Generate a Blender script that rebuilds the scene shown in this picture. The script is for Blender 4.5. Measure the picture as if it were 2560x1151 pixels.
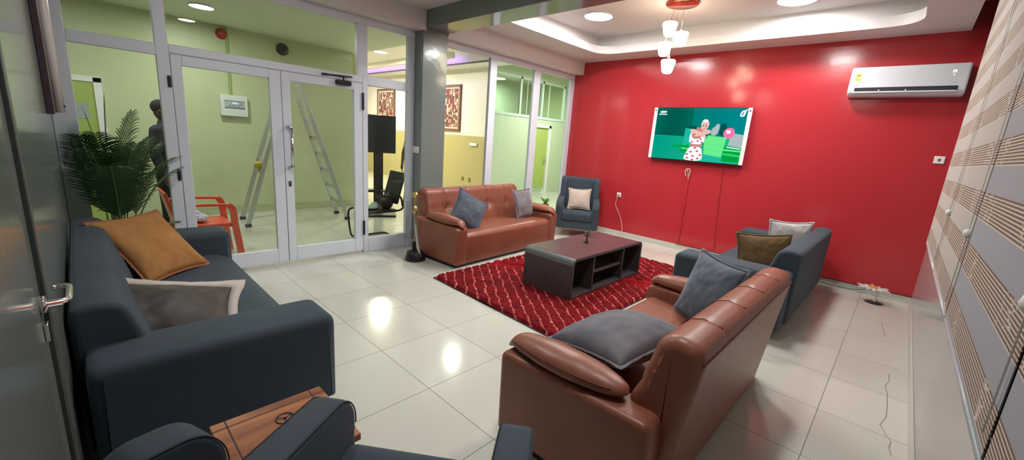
import bpy, bmesh, math, random
from mathutils import Vector, Matrix, noise
random.seed(7)
scn = bpy.context.scene
for o in list(bpy.data.objects): bpy.data.objects.remove(o)
COL = scn.collection
PI = math.pi

# ------------------------------------------------------------------ camera
F = Vector((-0.66638095, 0.71301993, -0.21803444))
Rr = Vector((0.71767203, 0.69267361, 0.07176443))
U = Vector((-0.20219617, 0.10865477, 0.97329895))
cam = bpy.data.objects.new('camera', bpy.data.cameras.new('camera'))
COL.objects.link(cam)
cam.matrix_world = Matrix(((Rr.x, U.x, -F.x, 4.9615), (Rr.y, U.y, -F.y, -6.732), (Rr.z, U.z, -F.z, 1.6), (0, 0, 0, 1)))
cam.data.sensor_width = 36
cam.data.lens = 1021.41 / 2560 * 36
cam.data.clip_start = 0.02
scn.camera = cam
# ------------------------------------------------------------------ world, view
w = bpy.data.worlds.new('night'); scn.world = w; w.use_nodes = True
w.node_tree.nodes['Background'].inputs[0].default_value = (.02, .022, .03, 1)
w.node_tree.nodes['Background'].inputs[1].default_value = .3
scn.view_settings.view_transform = 'Standard'
scn.view_settings.look = 'None'
scn.view_settings.exposure = 0.12
scn.view_settings.gamma = 1
scn.view_settings.use_curve_mapping = False
scn.cycles.max_bounces = 8
scn.cycles.diffuse_bounces = 4
scn.cycles.glossy_bounces = 4
scn.cycles.transparent_max_bounces = 12
scn.cycles.caustics_reflective = False
scn.cycles.caustics_refractive = False
scn.cycles.sample_clamp_indirect = 6
scn.cycles.use_denoising = True

# lamp strengths (W) : tray downlights, near bay, corridor, reception
P_TRAY, P_BAY, P_CORR, P_REC = 26, 30, 34, 60
def area(name, loc, size, power, color=(1, 1, 1), shape='DISK', rot=(0, 0, 0), sy=None):
    d = bpy.data.lights.new(name, 'AREA'); d.shape = shape; d.size = size
    if sy: d.size_y = sy
    d.energy = power; d.color = color
    o = bpy.data.objects.new(name, d); COL.objects.link(o); o.location = loc; o.rotation_euler = rot
    return o
TRAY = [(1.42, -1.50), (3.68, -0.95), (1.45, -2.35), (3.77, -2.60)]
BAY = [(1.95, -5.5), (3.9, -5.3)]
CORR = [(-1.3, -6.75), (-2.1, -5.42), (-1.86, -1.18)]
REC = [(-5.45, -1.05), (-8.2, -1.2)]

# ------------------------------------------------------------------ materials
MATS = {}
def pmat(name, col, rough=.5, metal=0, spec=.5, bump=None, var=None, sheen=0, coat=0, emit=None, trans=0):
    if name in MATS: return MATS[name]
    m = bpy.data.materials.new(name); m.use_nodes = True
    nt = m.node_tree; b = nt.nodes['Principled BSDF']
    b.inputs['Base Color'].default_value = (*col, 1)
    b.inputs['Roughness'].default_value = rough
    b.inputs['Metallic'].default_value = metal
    b.inputs['Specular IOR Level'].default_value = spec
    if sheen:
        b.inputs['Sheen Weight'].default_value = sheen; b.inputs['Sheen Roughness'].default_value = .4
        b.inputs['Sheen Tint'].default_value = (*[min(1, c * 3 + .2) for c in col], 1)
    if coat: b.inputs['Coat Weight'].default_value = coat; b.inputs['Coat Roughness'].default_value = .08
    if emit:
        b.inputs['Emission Color'].default_value = (*emit[0], 1); b.inputs['Emission Strength'].default_value = emit[1]
    tc = nt.nodes.new('ShaderNodeTexCoord')
    if bump:
        n = nt.nodes.new('ShaderNodeTexNoise'); n.inputs['Scale'].default_value = bump[0]; n.inputs['Detail'].default_value = 3
        bp = nt.nodes.new('ShaderNodeBump'); bp.inputs['Strength'].default_value = bump[1]; bp.inputs['Distance'].default_value = bump[2] if len(bump) > 2 else .01
        nt.links.new(tc.outputs['Object'], n.inputs['Vector']); nt.links.new(n.outputs['Fac'], bp.inputs['Height'])
        nt.links.new(bp.outputs['Normal'], b.inputs['Normal'])
    if var:
        n2 = nt.nodes.new('ShaderNodeTexNoise'); n2.inputs['Scale'].default_value = var[0]; n2.inputs['Detail'].default_value = 5
        mx = nt.nodes.new('ShaderNodeMix'); mx.data_type = 'RGBA'
        mr = nt.nodes.new('ShaderNodeMapRange'); mr.inputs['From Min'].default_value = .3; mr.inputs['From Max'].default_value = .7
        nt.links.new(tc.outputs['Object'], n2.inputs['Vector']); nt.links.new(n2.outputs['Fac'], mr.inputs['Value'])
        nt.links.new(mr.outputs['Result'], mx.inputs['Factor'])
        mx.inputs[6].default_value = (*col, 1); mx.inputs[7].default_value = (*var[1], 1)
        nt.links.new(mx.outputs[2], b.inputs['Base Color'])
    MATS[name] = m
    return m
def emat(name, col, s):
    if name in MATS: return MATS[name]
    m = bpy.data.materials.new(name); m.use_nodes = True; nt = m.node_tree; nt.nodes.clear()
    e = nt.nodes.new('ShaderNodeEmission'); e.inputs[0].default_value = (*col, 1); e.inputs[1].default_value = s
    o = nt.nodes.new('ShaderNodeOutputMaterial'); nt.links.new(e.outputs[0], o.inputs[0]); MATS[name] = m
    return m

ORANGE_PEEL = (9, .12, .01)
M_red = pmat('red gloss paint', (.46, .030, .040), .16, bump=(22, .10, .006))
M_ceil = pmat('ceiling paint', (.72, .70, .70), .5)
M_grey = pmat('grey gloss paint', (.20, .235, .22), .12, bump=(16, .10, .006))
M_greyR = pmat('grey wall gloss paint', (.36, .36, .355), .15, bump=(12, .06, .006))
M_alu = pmat('white aluminium', (.68, .73, .82), .35, spec=.5)
M_green = pmat('pale green wall paint', (.50, .55, .345), .4, bump=(14, .1, .006), var=(1.2, (.54, .585, .375)))
M_olive = pmat('olive dado paint', (.46, .42, .20), .4)
M_white = pmat('white plastic', (.8, .8, .8), .3)
M_black = pmat('black plastic', (.012, .012, .014), .35)
M_rubber = pmat('black rubber', (.015, .015, .015), .6)
M_chrome = pmat('chrome', (.75, .75, .75), .12, 1)
M_gold = pmat('brushed gold legs', (.75, .58, .38), .3, 1)
M_brass = pmat('brass', (.62, .48, .2), .35, 1, bump=(60, .3, .004))
M_steel = pmat('sword steel', (.6, .6, .6), .28, 1)
M_navy = pmat('slate blue upholstery', (.038, .054, .072), .85, spec=.3, bump=(260, .25, .002), var=(3, (.046, .063, .082)), sheen=.25)
M_seam = pmat('upholstery seam', (.02, .026, .034), .9)
M_leather = pmat('cognac leather', (.225, .072, .043), .38, spec=.5, bump=(120, .18, .003), var=(4, (.275, .092, .055)))
M_leaseam = pmat('leather seam', (.14, .04, .022), .6)
M_wood = pmat('side table wood', (.30, .105, .04), .35)
M_wengegray = pmat('wenge laminate side', (.052, .046, .05), .4)
M_wengeedge = pmat('grey laminate edge', (.13, .15, .16), .35)
M_tile = pmat('skirting tile', (.55, .54, .49), .25)
M_darkglass = pmat('dark window glass', (.01, .012, .014), .03)

def wood_nodes(m, c1, c2, scale, axis=(1, 12, 12)):
    nt = m.node_tree; b = nt.nodes['Principled BSDF']
    tc = nt.nodes.new('ShaderNodeTexCoord'); mp = nt.nodes.new('ShaderNodeMapping'); mp.inputs['Scale'].default_value = axis
    n = nt.nodes.new('ShaderNodeTexNoise'); n.inputs['Scale'].default_value = scale; n.inputs['Detail'].default_value = 6; n.inputs['Distortion'].default_value = .6
    r = nt.nodes.new('ShaderNodeValToRGB'); r.color_ramp.elements[0].position = .35; r.color_ramp.elements[1].position = .68
    r.color_ramp.elements[0].color = (*c1, 1); r.color_ramp.elements[1].color = (*c2, 1)
    nt.links.new(tc.outputs['Object'], mp.inputs['Vector']); nt.links.new(mp.outputs['Vector'], n.inputs['Vector'])
    nt.links.new(n.outputs['Fac'], r.inputs['Fac']); nt.links.new(r.outputs['Color'], b.inputs['Base Color'])
wood_nodes(M_wood, (.20, .062, .025), (.46, .17, .065), 2.2, (10, 1.2, 10))
M_wenge = pmat('wenge laminate top', (.09, .05, .05), .3)
wood_nodes(M_wenge, (.068, .036, .040), (.125, .072, .075), 6, (12, 1.0, 12))
wood_nodes(M_wengegray, (.040, .034, .038), (.078, .062, .068), 6, (12, 1.0, 6))

def velvet(name, c, c2):
    return pmat(name, c, .75, spec=.25, bump=(90, .15, .003), var=(7, c2), sheen=.6)
M_mustard = velvet('mustard velvet', (.30, .135, .038), (.40, .20, .065))
M_taupe = pmat('taupe satin', (.055, .044, .038), .5, spec=.3, bump=(12, .12, .006))
M_taupel = pmat('pale taupe velvet', (.50, .44, .40), .8, sheen=.3)
M_greyvel = velvet('grey velvet', (.105, .11, .135), (.17, .165, .185))
M_greyvel2 = velvet('blue grey velvet', (.075, .09, .125), (.11, .13, .17))
M_greyvel3 = velvet('lilac grey velvet', (.14, .125, .14), (.23, .205, .22))
M_cream = velvet('champagne velvet', (.50, .40, .33), (.60, .50, .43))
M_brownvel = velvet('olive brown velvet', (.085, .05, .02), (.15, .09, .035))
M_lilac = velvet('pale silver velvet', (.50, .47, .47), (.62, .58, .58))

def tile_floor():
    m = bpy.data.materials.new('glossy floor tile'); m.use_nodes = True; nt = m.node_tree; b = nt.nodes['Principled BSDF']
    N = nt.nodes.new; L = nt.links.new
    tc = N('ShaderNodeTexCoord'); sp = N('ShaderNodeSeparateXYZ'); L(tc.outputs['Object'], sp.inputs[0])
    def line(out, off):
        a = N('ShaderNodeMath'); a.operation = 'SUBTRACT'; a.inputs[1].default_value = off; L(out, a.inputs[0])
        p = N('ShaderNodeMath'); p.operation = 'PINGPONG'; p.inputs[1].default_value = .302; L(a.outputs[0], p.inputs[0])
        g = N('ShaderNodeMath'); g.operation = 'LESS_THAN'; g.inputs[1].default_value = .0022; L(p.outputs[0], g.inputs[0])
        d = N('ShaderNodeMath'); d.operation = 'DIVIDE'; d.inputs[1].default_value = .604; L(a.outputs[0], d.inputs[0])
        f = N('ShaderNodeMath'); f.operation = 'FLOOR'; L(d.outputs[0], f.inputs[0])
        return g, f
    gx, fx = line(sp.outputs[0], 2.434); gy, fy = line(sp.outputs[1], -5.342)
    mx = N('ShaderNodeMath'); mx.operation = 'MAXIMUM'; L(gx.outputs[0], mx.inputs[0]); L(gy.outputs[0], mx.inputs[1])
    cb = N('ShaderNodeCombineXYZ'); L(fx.outputs[0], cb.inputs[0]); L(fy.outputs[0], cb.inputs[1])
    wn = N('ShaderNodeTexWhiteNoise'); wn.noise_dimensions = '2D'; L(cb.outputs[0], wn.inputs[0])
    n = N('ShaderNodeTexNoise'); n.inputs['Scale'].default_value = 60; n.inputs['Detail'].default_value = 4; L(tc.outputs['Object'], n.inputs[0])
    r = N('ShaderNodeMapRange'); r.inputs['To Min'].default_value = .94; r.inputs['To Max'].default_value = 1.02; L(wn.outputs['Value'], r.inputs['Value'])
    r2 = N('ShaderNodeMapRange'); r2.inputs['To Min'].default_value = .94; r2.inputs['To Max'].default_value = 1.04; L(n.outputs['Fac'], r2.inputs['Value'])
    mu = N('ShaderNodeMath'); mu.operation = 'MULTIPLY'; L(r.outputs[0], mu.inputs[0]); L(r2.outputs[0], mu.inputs[1])
    vm = N('ShaderNodeVectorMath'); vm.operation = 'SCALE'; vm.inputs[0].default_value = (.60, .60, .54); L(mu.outputs[0], vm.inputs['Scale'])
    mix = N('ShaderNodeMix'); mix.data_type = 'RGBA'; L(mx.outputs[0], mix.inputs['Factor']); L(vm.outputs[0], mix.inputs[6]); mix.inputs[7].default_value = (.16, .15, .13, 1)
    L(mix.outputs[2], b.inputs['Base Color'])
    rr = N('ShaderNodeMapRange'); rr.inputs['To Min'].default_value = .13; rr.inputs['To Max'].default_value = .6; L(mx.outputs[0], rr.inputs['Value']); L(rr.outputs[0], b.inputs['Roughness'])
    n3 = N('ShaderNodeTexNoise'); n3.inputs['Scale'].default_value = 3.5; L(tc.outputs['Object'], n3.inputs[0])
    bp = N('ShaderNodeBump'); bp.inputs['Strength'].default_value = .06; bp.inputs['Distance'].default_value = .01; L(n3.outputs['Fac'], bp.inputs['Height']); L(bp.outputs[0], b.inputs['Normal'])
    return m
M_floor = tile_floor()

def glass_mat(name, tint, refl=1.0):
    m = bpy.data.materials.new(name); m.use_nodes = True; nt = m.node_tree; nt.nodes.clear()
    N = nt.nodes.new; L = nt.links.new
    t = N('ShaderNodeBsdfTransparent'); t.inputs[0].default_value = (*tint, 1)
    g = N('ShaderNodeBsdfGlossy'); g.inputs['Roughness'].default_value = .0
    lw = N('ShaderNodeLayerWeight'); lw.inputs['Blend'].default_value = .5
    pw = N('ShaderNodeMath'); pw.operation = 'POWER'; L(lw.outputs['Facing'], pw.inputs[0]); pw.inputs[1].default_value = 5
    fr = N('ShaderNodeMapRange'); fr.inputs['To Min'].default_value = .03; fr.inputs['To Max'].default_value = .9; L(pw.outputs[0], fr.inputs['Value'])
    mx = N('ShaderNodeMixShader'); L(fr.outputs[0], mx.inputs[0]); L(t.outputs[0], mx.inputs[1]); L(g.outputs[0], mx.inputs[2])
    o = N('ShaderNodeOutputMaterial'); L(mx.outputs[0], o.inputs[0])
    return m
M_glass = glass_mat('green tinted glass', (.91, .95, .89))

def blind_mat(name, phase, grey):
    m = bpy.data.materials.new(name); m.use_nodes = True; nt = m.node_tree; b = nt.nodes['Principled BSDF']
    N = nt.nodes.new; L = nt.links.new
    tc = N('ShaderNodeTexCoord'); sp = N('ShaderNodeSeparateXYZ'); L(tc.outputs['Object'], sp.inputs[0])
    def math_(op, a, v, c=None):
        x = N('ShaderNodeMath'); x.operation = op
        if isinstance(a, (int, float)): x.inputs[0].default_value = a
        else: L(a, x.inputs[0])
        if isinstance(v, (int, float)): x.inputs[1].default_value = v
        else: L(v, x.inputs[1])
        return x.outputs[0]
    z = math_('SUBTRACT', sp.outputs[2], 1.015 + phase)
    fr = math_('FRACT', math_('DIVIDE', z, .205), 0)
    band = math_('LESS_THAN', fr, .5)                                   # brown band
    st = math_('FRACT', math_('DIVIDE', z, .01139), 0)
    n = N('ShaderNodeTexNoise'); n.inputs['Scale'].default_value = 1; mp = N('ShaderNodeMapping'); mp.inputs['Scale'].default_value = (1, 26, 160)
    L(tc.outputs['Object'], mp.inputs[0]); L(mp.outputs[0], n.inputs[0]); n.inputs['Detail'].default_value = 3
    stripe = math_('LESS_THAN', st, .40)
    n2 = N('ShaderNodeTexNoise'); mp2 = N('ShaderNodeMapping'); mp2.inputs['Scale'].default_value = (1, 3.3, .6); n2.inputs['Scale'].default_value = 1.6
    L(tc.outputs['Object'], mp2.inputs[0]); L(mp2.outputs[0], n2.inputs[0])
    scr = math_('MULTIPLY', math_('GREATER_THAN', n.outputs['Fac'], .56), math_('GREATER_THAN', n2.outputs['Fac'], .57))
    cream = math_('MAXIMUM', stripe, scr)
    c1 = N('ShaderNodeMix'); c1.data_type = 'RGBA'; L(cream, c1.inputs['Factor']); c1.inputs[6].default_value = (.17, .11, .085, 1); c1.inputs[7].default_value = (.60, .54, .47, 1)
    c2 = N('ShaderNodeMix'); c2.data_type = 'RGBA'; L(band, c2.inputs['Factor']); c2.inputs[6].default_value = (*grey, 1); L(c1.outputs[2], c2.inputs[7])
    L(c2.outputs[2], b.inputs['Base Color']); b.inputs['Roughness'].default_value = .75
    wv = N('ShaderNodeTexNoise'); wv.inputs['Scale'].default_value = 300; L(tc.outputs['Object'], wv.inputs[0])
    bp = N('ShaderNodeBump'); bp.inputs['Strength'].default_value = .3; bp.inputs['Distance'].default_value = .002; L(wv.outputs['Fac'], bp.inputs['Height']); L(bp.outputs[0], b.inputs['Normal'])
    return m
M_blindA = blind_mat('striped blind fabric beige', .0, (.46, .43, .40))
M_blindB = blind_mat('striped blind fabric blue grey', .0, (.33, .34, .38))

def rug_mat():
    m = bpy.data.materials.new('red shag pile'); m.use_nodes = True; nt = m.node_tree; b = nt.nodes['Principled BSDF']
    N = nt.nodes.new; L = nt.links.new
    at = N('ShaderNodeAttribute'); at.attribute_name = 'rugcol'
    tc = N('ShaderNodeTexCoord')
    n = N('ShaderNodeTexNoise'); n.inputs['Scale'].default_value = 11; n.inputs['Detail'].default_value = 4; L(tc.outputs['Object'], n.inputs[0])
    r = N('ShaderNodeMapRange'); r.inputs['From Min'].default_value = .3; r.inputs['From Max'].default_value = .7; r.inputs['To Min'].default_value = .5; r.inputs['To Max'].default_value = 1.35; L(n.outputs['Fac'], r.inputs['Value'])
    vm = N('ShaderNodeVectorMath'); vm.operation = 'SCALE'; L(at.outputs['Color'], vm.inputs[0]); L(r.outputs[0], vm.inputs['Scale'])
    L(vm.outputs[0], b.inputs['Base Color']); b.inputs['Roughness'].default_value = .9; b.inputs['Specular IOR Level'].default_value = .15
    b.inputs['Sheen Weight'].default_value = .1; b.inputs['Sheen Tint'].default_value = (1, .15, .15, 1)
    n2 = N('ShaderNodeTexNoise'); n2.inputs['Scale'].default_value = 170; n2.inputs['Detail'].default_value = 2; L(tc.outputs['Object'], n2.inputs[0])
    bp = N('ShaderNodeBump'); bp.inputs['Strength'].default_value = .9; bp.inputs['Distance'].default_value = .006; L(n2.outputs['Fac'], bp.inputs['Height']); L(bp.outputs[0], b.inputs['Normal'])
    return m

# ------------------------------------------------------------------ mesh helpers
def NB(): return bmesh.new()
def obj(name, bm, mat, parent=None, smooth=None, loc=None, rz=None):
    me = bpy.data.meshes.new(name)
    bmesh.ops.recalc_face_normals(bm, faces=bm.faces)
    bm.to_mesh(me); bm.free()
    if smooth is not None:
        for p in me.polygons: p.use_smooth = smooth
    if mat:
        for x in (mat if isinstance(mat, list) else [mat]): me.materials.append(x)
    o = bpy.data.objects.new(name, me); COL.objects.link(o)
    if parent: o.parent = parent
    if loc: o.location = loc
    if rz is not None: o.rotation_euler = (0, 0, rz)
    return o
def tag(o, label=None, cat=None, group=None, kind=None):
    if label: o['label'] = label
    if cat: o['category'] = cat
    if group: o['group'] = group
    if kind: o['kind'] = kind
    return o
def thing(name, label, cat, loc=(0, 0, 0), rz=0, group=None):
    o = bpy.data.objects.new(name, None); COL.objects.link(o); o.location = loc; o.rotation_euler = (0, 0, rz)
    o.empty_display_size = .1
    return tag(o, label, cat, group)
def struct(name, bm, mat, label=None, parent=None, smooth=None):
    o = obj(name, bm, mat, parent, smooth)
    if not parent: o['kind'] = 'structure'; o['label'] = label or name.replace('_', ' '); 
    return o
def box(bm, x0, x1, y0, y1, z0, z1, r=0, seg=2, mi=0, M=None):
    mt = Matrix.Translation(((x0 + x1) / 2, (y0 + y1) / 2, (z0 + z1) / 2)) @ Matrix.Diagonal((abs(x1 - x0), abs(y1 - y0), abs(z1 - z0), 1))
    if M: mt = M @ mt
    g = bmesh.ops.create_cube(bm, size=1, matrix=mt)
    vs = g['verts']; es = set(); fs = set()
    for v in vs:
        es.update(v.link_edges); fs.update(v.link_faces)
    for f in fs: f.material_index = mi
    if r:
        res = bmesh.ops.bevel(bm, geom=list(es), offset=r, segments=seg, profile=.5, affect='EDGES', clamp_overlap=True)
        for f in res['faces']: f.smooth = True; f.material_index = mi
    return vs
def tube(bm, pts, rad, n=8, cap=True, closed=False):
    pts = [Vector(p) for p in pts]; rings = []
    up = Vector((0, 0, 1)); prev = None
    k = len(pts)
    for i, p in enumerate(pts):
        if closed: t = (pts[(i + 1) % k] - pts[i - 1])
        else: t = (pts[min(i + 1, k - 1)] - pts[max(i - 1, 0)])
        t.normalize()
        if prev is None:
            a = t.cross(up)
            if a.length < .05: a = t.cross(Vector((1, 0, 0)))
        else: a = prev - t * prev.dot(t)
        a.normalize(); prev = a; b = t.cross(a)
        r = rad[i] if isinstance(rad, (list, tuple)) else rad
        rings.append([bm.verts.new(p + a * r * math.cos(2 * PI * j / n) + b * r * math.sin(2 * PI * j / n)) for j in range(n)])
    m = k if closed else k - 1
    for i in range(m):
        A, B = rings[i], rings[(i + 1) % k]
        for j in range(n):
            f = bm.faces.new((A[j], A[(j + 1) % n], B[(j + 1) % n], B[j])); f.smooth = True
    if cap and not closed:
        bm.faces.new(rings[0][::-1]); bm.faces.new(rings[-1])
def spline(pts, n=8):
    P = [Vector(p) for p in pts]; out = []
    for i in range(len(P) - 1):
        p0, p1, p2, p3 = P[max(i - 1, 0)], P[i], P[i + 1], P[min(i + 2, len(P) - 1)]
        for k in range(n):
            t = k / n
            out.append(.5 * ((2 * p1) + (-p0 + p2) * t + (2 * p0 - 5 * p1 + 4 * p2 - p3) * t * t + (-p0 + 3 * p1 - 3 * p2 + p3) * t ** 3))
    out.append(P[-1]); return out
def lathe(bm, prof, n=24, c=(0, 0, 0), M=None, smooth=True):
    rings = []
    for r, z in prof:
        if r < 1e-5: rings.append([bm.verts.new((c[0], c[1], c[2] + z))])
        else: rings.append([bm.verts.new((c[0] + r * math.cos(2 * PI * j / n), c[1] + r * math.sin(2 * PI * j / n), c[2] + z)) for j in range(n)])
    new = [v for r_ in rings for v in r_]
    for a, b in zip(rings, rings[1:]):
        for j in range(n):
            va = (a[0], a[0]) if len(a) == 1 else (a[j], a[(j + 1) % n]); vb = (b[0], b[0]) if len(b) == 1 else (b[j], b[(j + 1) % n])
            vs = []
            for v in (va[0], va[1], vb[1], vb[0]):
                if v not in vs: vs.append(v)
            if len(vs) > 2: f = bm.faces.new(vs); f.smooth = smooth
    if len(rings[0]) > 1: bm.faces.new(rings[0][::-1])
    if len(rings[-1]) > 1: bm.faces.new(rings[-1])
    if M: bmesh.ops.transform(bm, matrix=M, verts=new)
def prism(bm, poly, z0, z1, M=None, mi=0):
    a = [bm.verts.new((x, y, z0)) for x, y in poly]; b = [bm.verts.new((x, y, z1)) for x, y in poly]
    n = len(poly)
    fs = [bm.faces.new(a[::-1]), bm.faces.new(b)]
    for i in range(n): fs.append(bm.faces.new((a[i], a[(i + 1) % n], b[(i + 1) % n], b[i])))
    for f in fs: f.material_index = mi
    if M: bmesh.ops.transform(bm, matrix=M, verts=a + b)
def chaikin(p, it=2, cut=.25):
    for _ in range(it):
        q = []
        for i in range(len(p)):
            a, b = Vector(p[i]), Vector(p[(i + 1) % len(p)])
            q += [a.lerp(b, cut), a.lerp(b, 1 - cut)]
        p = q
    return p
def roundpoly(p, r, seg=4):
    """round each corner of a 2D polygon; r number or list"""
    out = []; n = len(p)
    for i in range(n):
        a, b, c = Vector(p[i - 1]), Vector(p[i]), Vector(p[(i + 1) % n])
        rr = r[i] if isinstance(r, (list, tuple)) else r
        d1 = (a - b); d2 = (c - b); l = min(rr, d1.length * .48, d2.length * .48)
        if l < 1e-4: out.append(b); continue
        s = b + d1.normalized() * l; e = b + d2.normalized() * l
        for k in range(seg + 1):
            t = k / seg; out.append(s * (1 - t) ** 2 + b * 2 * t * (1 - t) + e * t * t)
    return out
def soft(bm, prof, a0, a1, r=.03, axis='x', nmid=1, seg=4, f=None):
    """extrude a closed smooth 2D profile (y,z) along x (or (x,z) along y), rounding the two ends"""
    P = [Vector(q) for q in prof]; n = len(P)
    nor = []
    area_ = sum(P[i].x * P[(i + 1) % n].y - P[(i + 1) % n].x * P[i].y for i in range(n))
    sg = 1 if area_ > 0 else -1
    for i in range(n):
        t = P[(i + 1) % n] - P[i - 1]; t.normalize(); nor.append(Vector((t.y, -t.x)) * sg)
    st = []
    for k in range(seg + 1):
        th = k / seg * PI / 2; st.append((a0 + r * (1 - math.sin(th)) if a1 > a0 else a0 - r * (1 - math.sin(th)), r * (1 - math.cos(th))))
    st = [(a, i) for a, i in st][::-1]
    # st goes from inset r at face to 0
    s0 = [(a0 + r * (1 - math.cos(th)), r * (1 - math.sin(th))) for th in [k / seg * PI / 2 for k in range(seg + 1)]]
    s1 = [(a1 - (a - a0), i) for a, i in s0][::-1]
    mid = [(a0 + r + (a1 - a0 - 2 * r) * k / nmid, 0) for k in range(1, nmid)]
    rings = []
    base = P; inv = {}
    for a, ins in s0 + mid + s1:
        ring = []
        if ins not in inv:
            O = [q - nn * ins for q, nn in zip(P, nor)]
            for _ in range(12):
                bad = [i for i in range(n) if (O[(i + 1) % n] - O[i]).dot(P[(i + 1) % n] - P[i]) < 0]
                if not bad: break
                for i in bad: m_ = (O[i] + O[(i + 1) % n]) / 2; O[i] = m_; O[(i + 1) % n] = m_.copy()
            inv[ins] = O
        for v, q, nn in zip(inv[ins], P, nor):
            co = Vector((a, v.x, v.y)) if axis == 'x' else Vector((v.x, a, v.y))
            if f: co = f(co, q, nn)
            ring.append(bm.verts.new(co))
        rings.append(ring)
    for A, B in zip(rings, rings[1:]):
        for j in range(n):
            fc = bm.faces.new((A[j], A[(j + 1) % n], B[(j + 1) % n], B[j])); fc.smooth = True
    caps = [bm.faces.new(rings[0][::-1]), bm.faces.new(rings[-1])]
    bmesh.ops.triangulate(bm, faces=caps)
    bmesh.ops.remove_doubles(bm, verts=[v for r_ in rings for v in r_], dist=1e-5)
def quad(bm, a, b, c, d, mi=0):
    f = bm.faces.new([bm.verts.new(p) for p in (a, b, c, d)]); f.material_index = mi; return f
def evaluate(o):
    dg = bpy.context.evaluated_depsgraph_get(); dg.update()
    me = bpy.data.meshes.new_from_object(o.evaluated_get(dg)); o.modifiers.clear(); o.data = me; return o
def blobs(name, items, mat, voxel=.012, parent=None, smooth=3):
    """one continuous skin around tapered limbs and ellipsoids"""
    bm = NB()
    for it in items:
        if it[0] == 'c':
            _, a, b, ra, rb = it; a = Vector(a); b = Vector(b); n = 7
            pts = []; rr = []
            d = (b - a).normalized()
            for k in range(4): th = (k + .35) / 4 * PI / 2; pts.append(a - d * ra * math.cos(th)); rr.append(max(ra * math.sin(th), .002))
            for k in range(n): t = k / (n - 1); pts.append(a.lerp(b, t)); rr.append(ra + (rb - ra) * t)
            for k in range(3, -1, -1): th = (k + .35) / 4 * PI / 2; pts.append(b + d * rb * math.cos(th)); rr.append(max(rb * math.sin(th), .002))
            tube(bm, pts, rr, 14)
        else:
            _, c, s = it
            bmesh.ops.create_icosphere(bm, subdivisions=3, radius=1, matrix=Matrix.Translation(c) @ Matrix.Diagonal((*s, 1)))
    o = obj(name, bm, mat, parent, True)
    m = o.modifiers.new('r', 'REMESH'); m.mode = 'VOXEL'; m.voxel_size = voxel; m.use_smooth_shade = True
    s = o.modifiers.new('s', 'SMOOTH'); s.iterations = smooth; s.factor = .5
    bpy.context.view_layer.update()
    evaluate(o)
    return o
def copy_tree(o, parent=None):
    c = o.copy(); COL.objects.link(c); c.parent = parent
    for ch in [q for q in bpy.data.objects if q.parent == o]: copy_tree(ch, c)
    return c

# ================================================================== SETTING
RX = 5.30; YL = -6.85
bm = NB(); box(bm, -12, RX + .2, -10, 5.2, -.1, 0); fl_ = struct('floor', bm, M_floor, 'glossy cream tiled floor')
bm = NB(); box(bm, 0, RX + .1, 0, .15, 0, 3.6); struct('wall_red', bm, M_red, 'glossy red painted wall')
bm = NB(); box(bm, RX, RX + .15, -7.4, 0, 0, 1.0); box(bm, RX, RX + .15, -1.5, 0, 1.0, 3.4); box(bm, RX, RX + .15, -7.4, -1.5, 2.9, 3.4); struct('wall_right', bm, M_greyR, 'glossy grey wall under the striped blinds')
bm = NB(); box(bm, RX + .04, RX + .06, -7.4, -1.5, 1.0, 2.9); o = struct('window_1', bm, M_darkglass, 'dark night window behind the striped blinds')
bm = NB()
for y in (-7.35, -5.9, -4.4, -2.9, -1.52): box(bm, RX + .0, RX + .05, y - .03, y + .03, 1.0, 2.9)
box(bm, RX, RX + .05, -7.4, -1.5, 1.0, 1.05); obj('window_frame', bm, M_alu, o)
bm = NB(); box(bm, -.05, 3.13, YL - .15, YL, 0, 3.3); box(bm, 3.13, 4.4, YL - .15, YL, 2.25, 3.3); box(bm, 4.4, RX + .15, YL - .15, YL, 0, 3.3)
struct('wall_left', bm, M_grey, 'glossy grey wall behind the long slate sofa')
bm = NB()
for L_ in ([(5.081, -1.091), (5.11, -1.405), (5.124, -1.549), (5.04, -1.62), (5.127, -1.66)], [(5.177, -2.481), (5.182, -2.645), (5.164, -2.747), (5.179, -2.88), (5.186, -3.114), (5.184, -3.271), (5.16, -3.405), (5.192, -3.514), (5.216, -3.562), (5.208, -3.645), (5.22, -3.724)]):
    for (a, b), (c, d) in zip(L_, L_[1:]): quad(bm, (a - .0018, b, .0006), (a + .0018, b, .0006), (c + .0018, d, .0006), (c - .0018, d, .0006))
o = obj('floor_crack', bm, pmat('crack line', (.12, .11, .1), .8), fl_); o['label'] = 'fine dark crack in the floor tiles'
# grey door in the left wall, right beside the camera
bm = NB(); box(bm, 3.20, 4.36, YL - .05, YL - .008, 0.01, 2.22, .004, 1)
d = struct('door_3', bm, M_grey, 'dark grey gloss door leaf at the left edge')
bm = NB(); box(bm, 3.13, 3.18, YL - .06, YL + .004, 0, 2.25, .004, 1); box(bm, 3.13, 4.4, YL - .06, YL + .004, 2.222, 2.25); obj('door_frame', bm, pmat('dark door rebate', (.06, .075, .07), .3), d)
bm = NB(); lathe(bm, [(.026, 0), (.026, .012), (.011, .016), (.011, .045)], 20, M=Matrix.Translation((3.262, YL - .008, 1.04)) @ Matrix.Rotation(-PI / 2, 4, 'X'))
tube(bm, spline([(3.262, YL + .03, 1.04), (3.24, YL + .047, 1.04), (3.19, YL + .05, 1.041), (3.14, YL + .05, 1.042), (3.112, YL + .046, 1.042), (3.108, YL + .022, 1.042), (3.115, YL + .012, 1.042)], 5), .0085, 10)
obj('door_handle', bm, M_chrome, d)
bm = NB(); box(bm, 3.245, 3.278, YL - .008, YL + .002, .93, .985, .002, 1); obj('lock_plate', bm, M_chrome, d)

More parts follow.
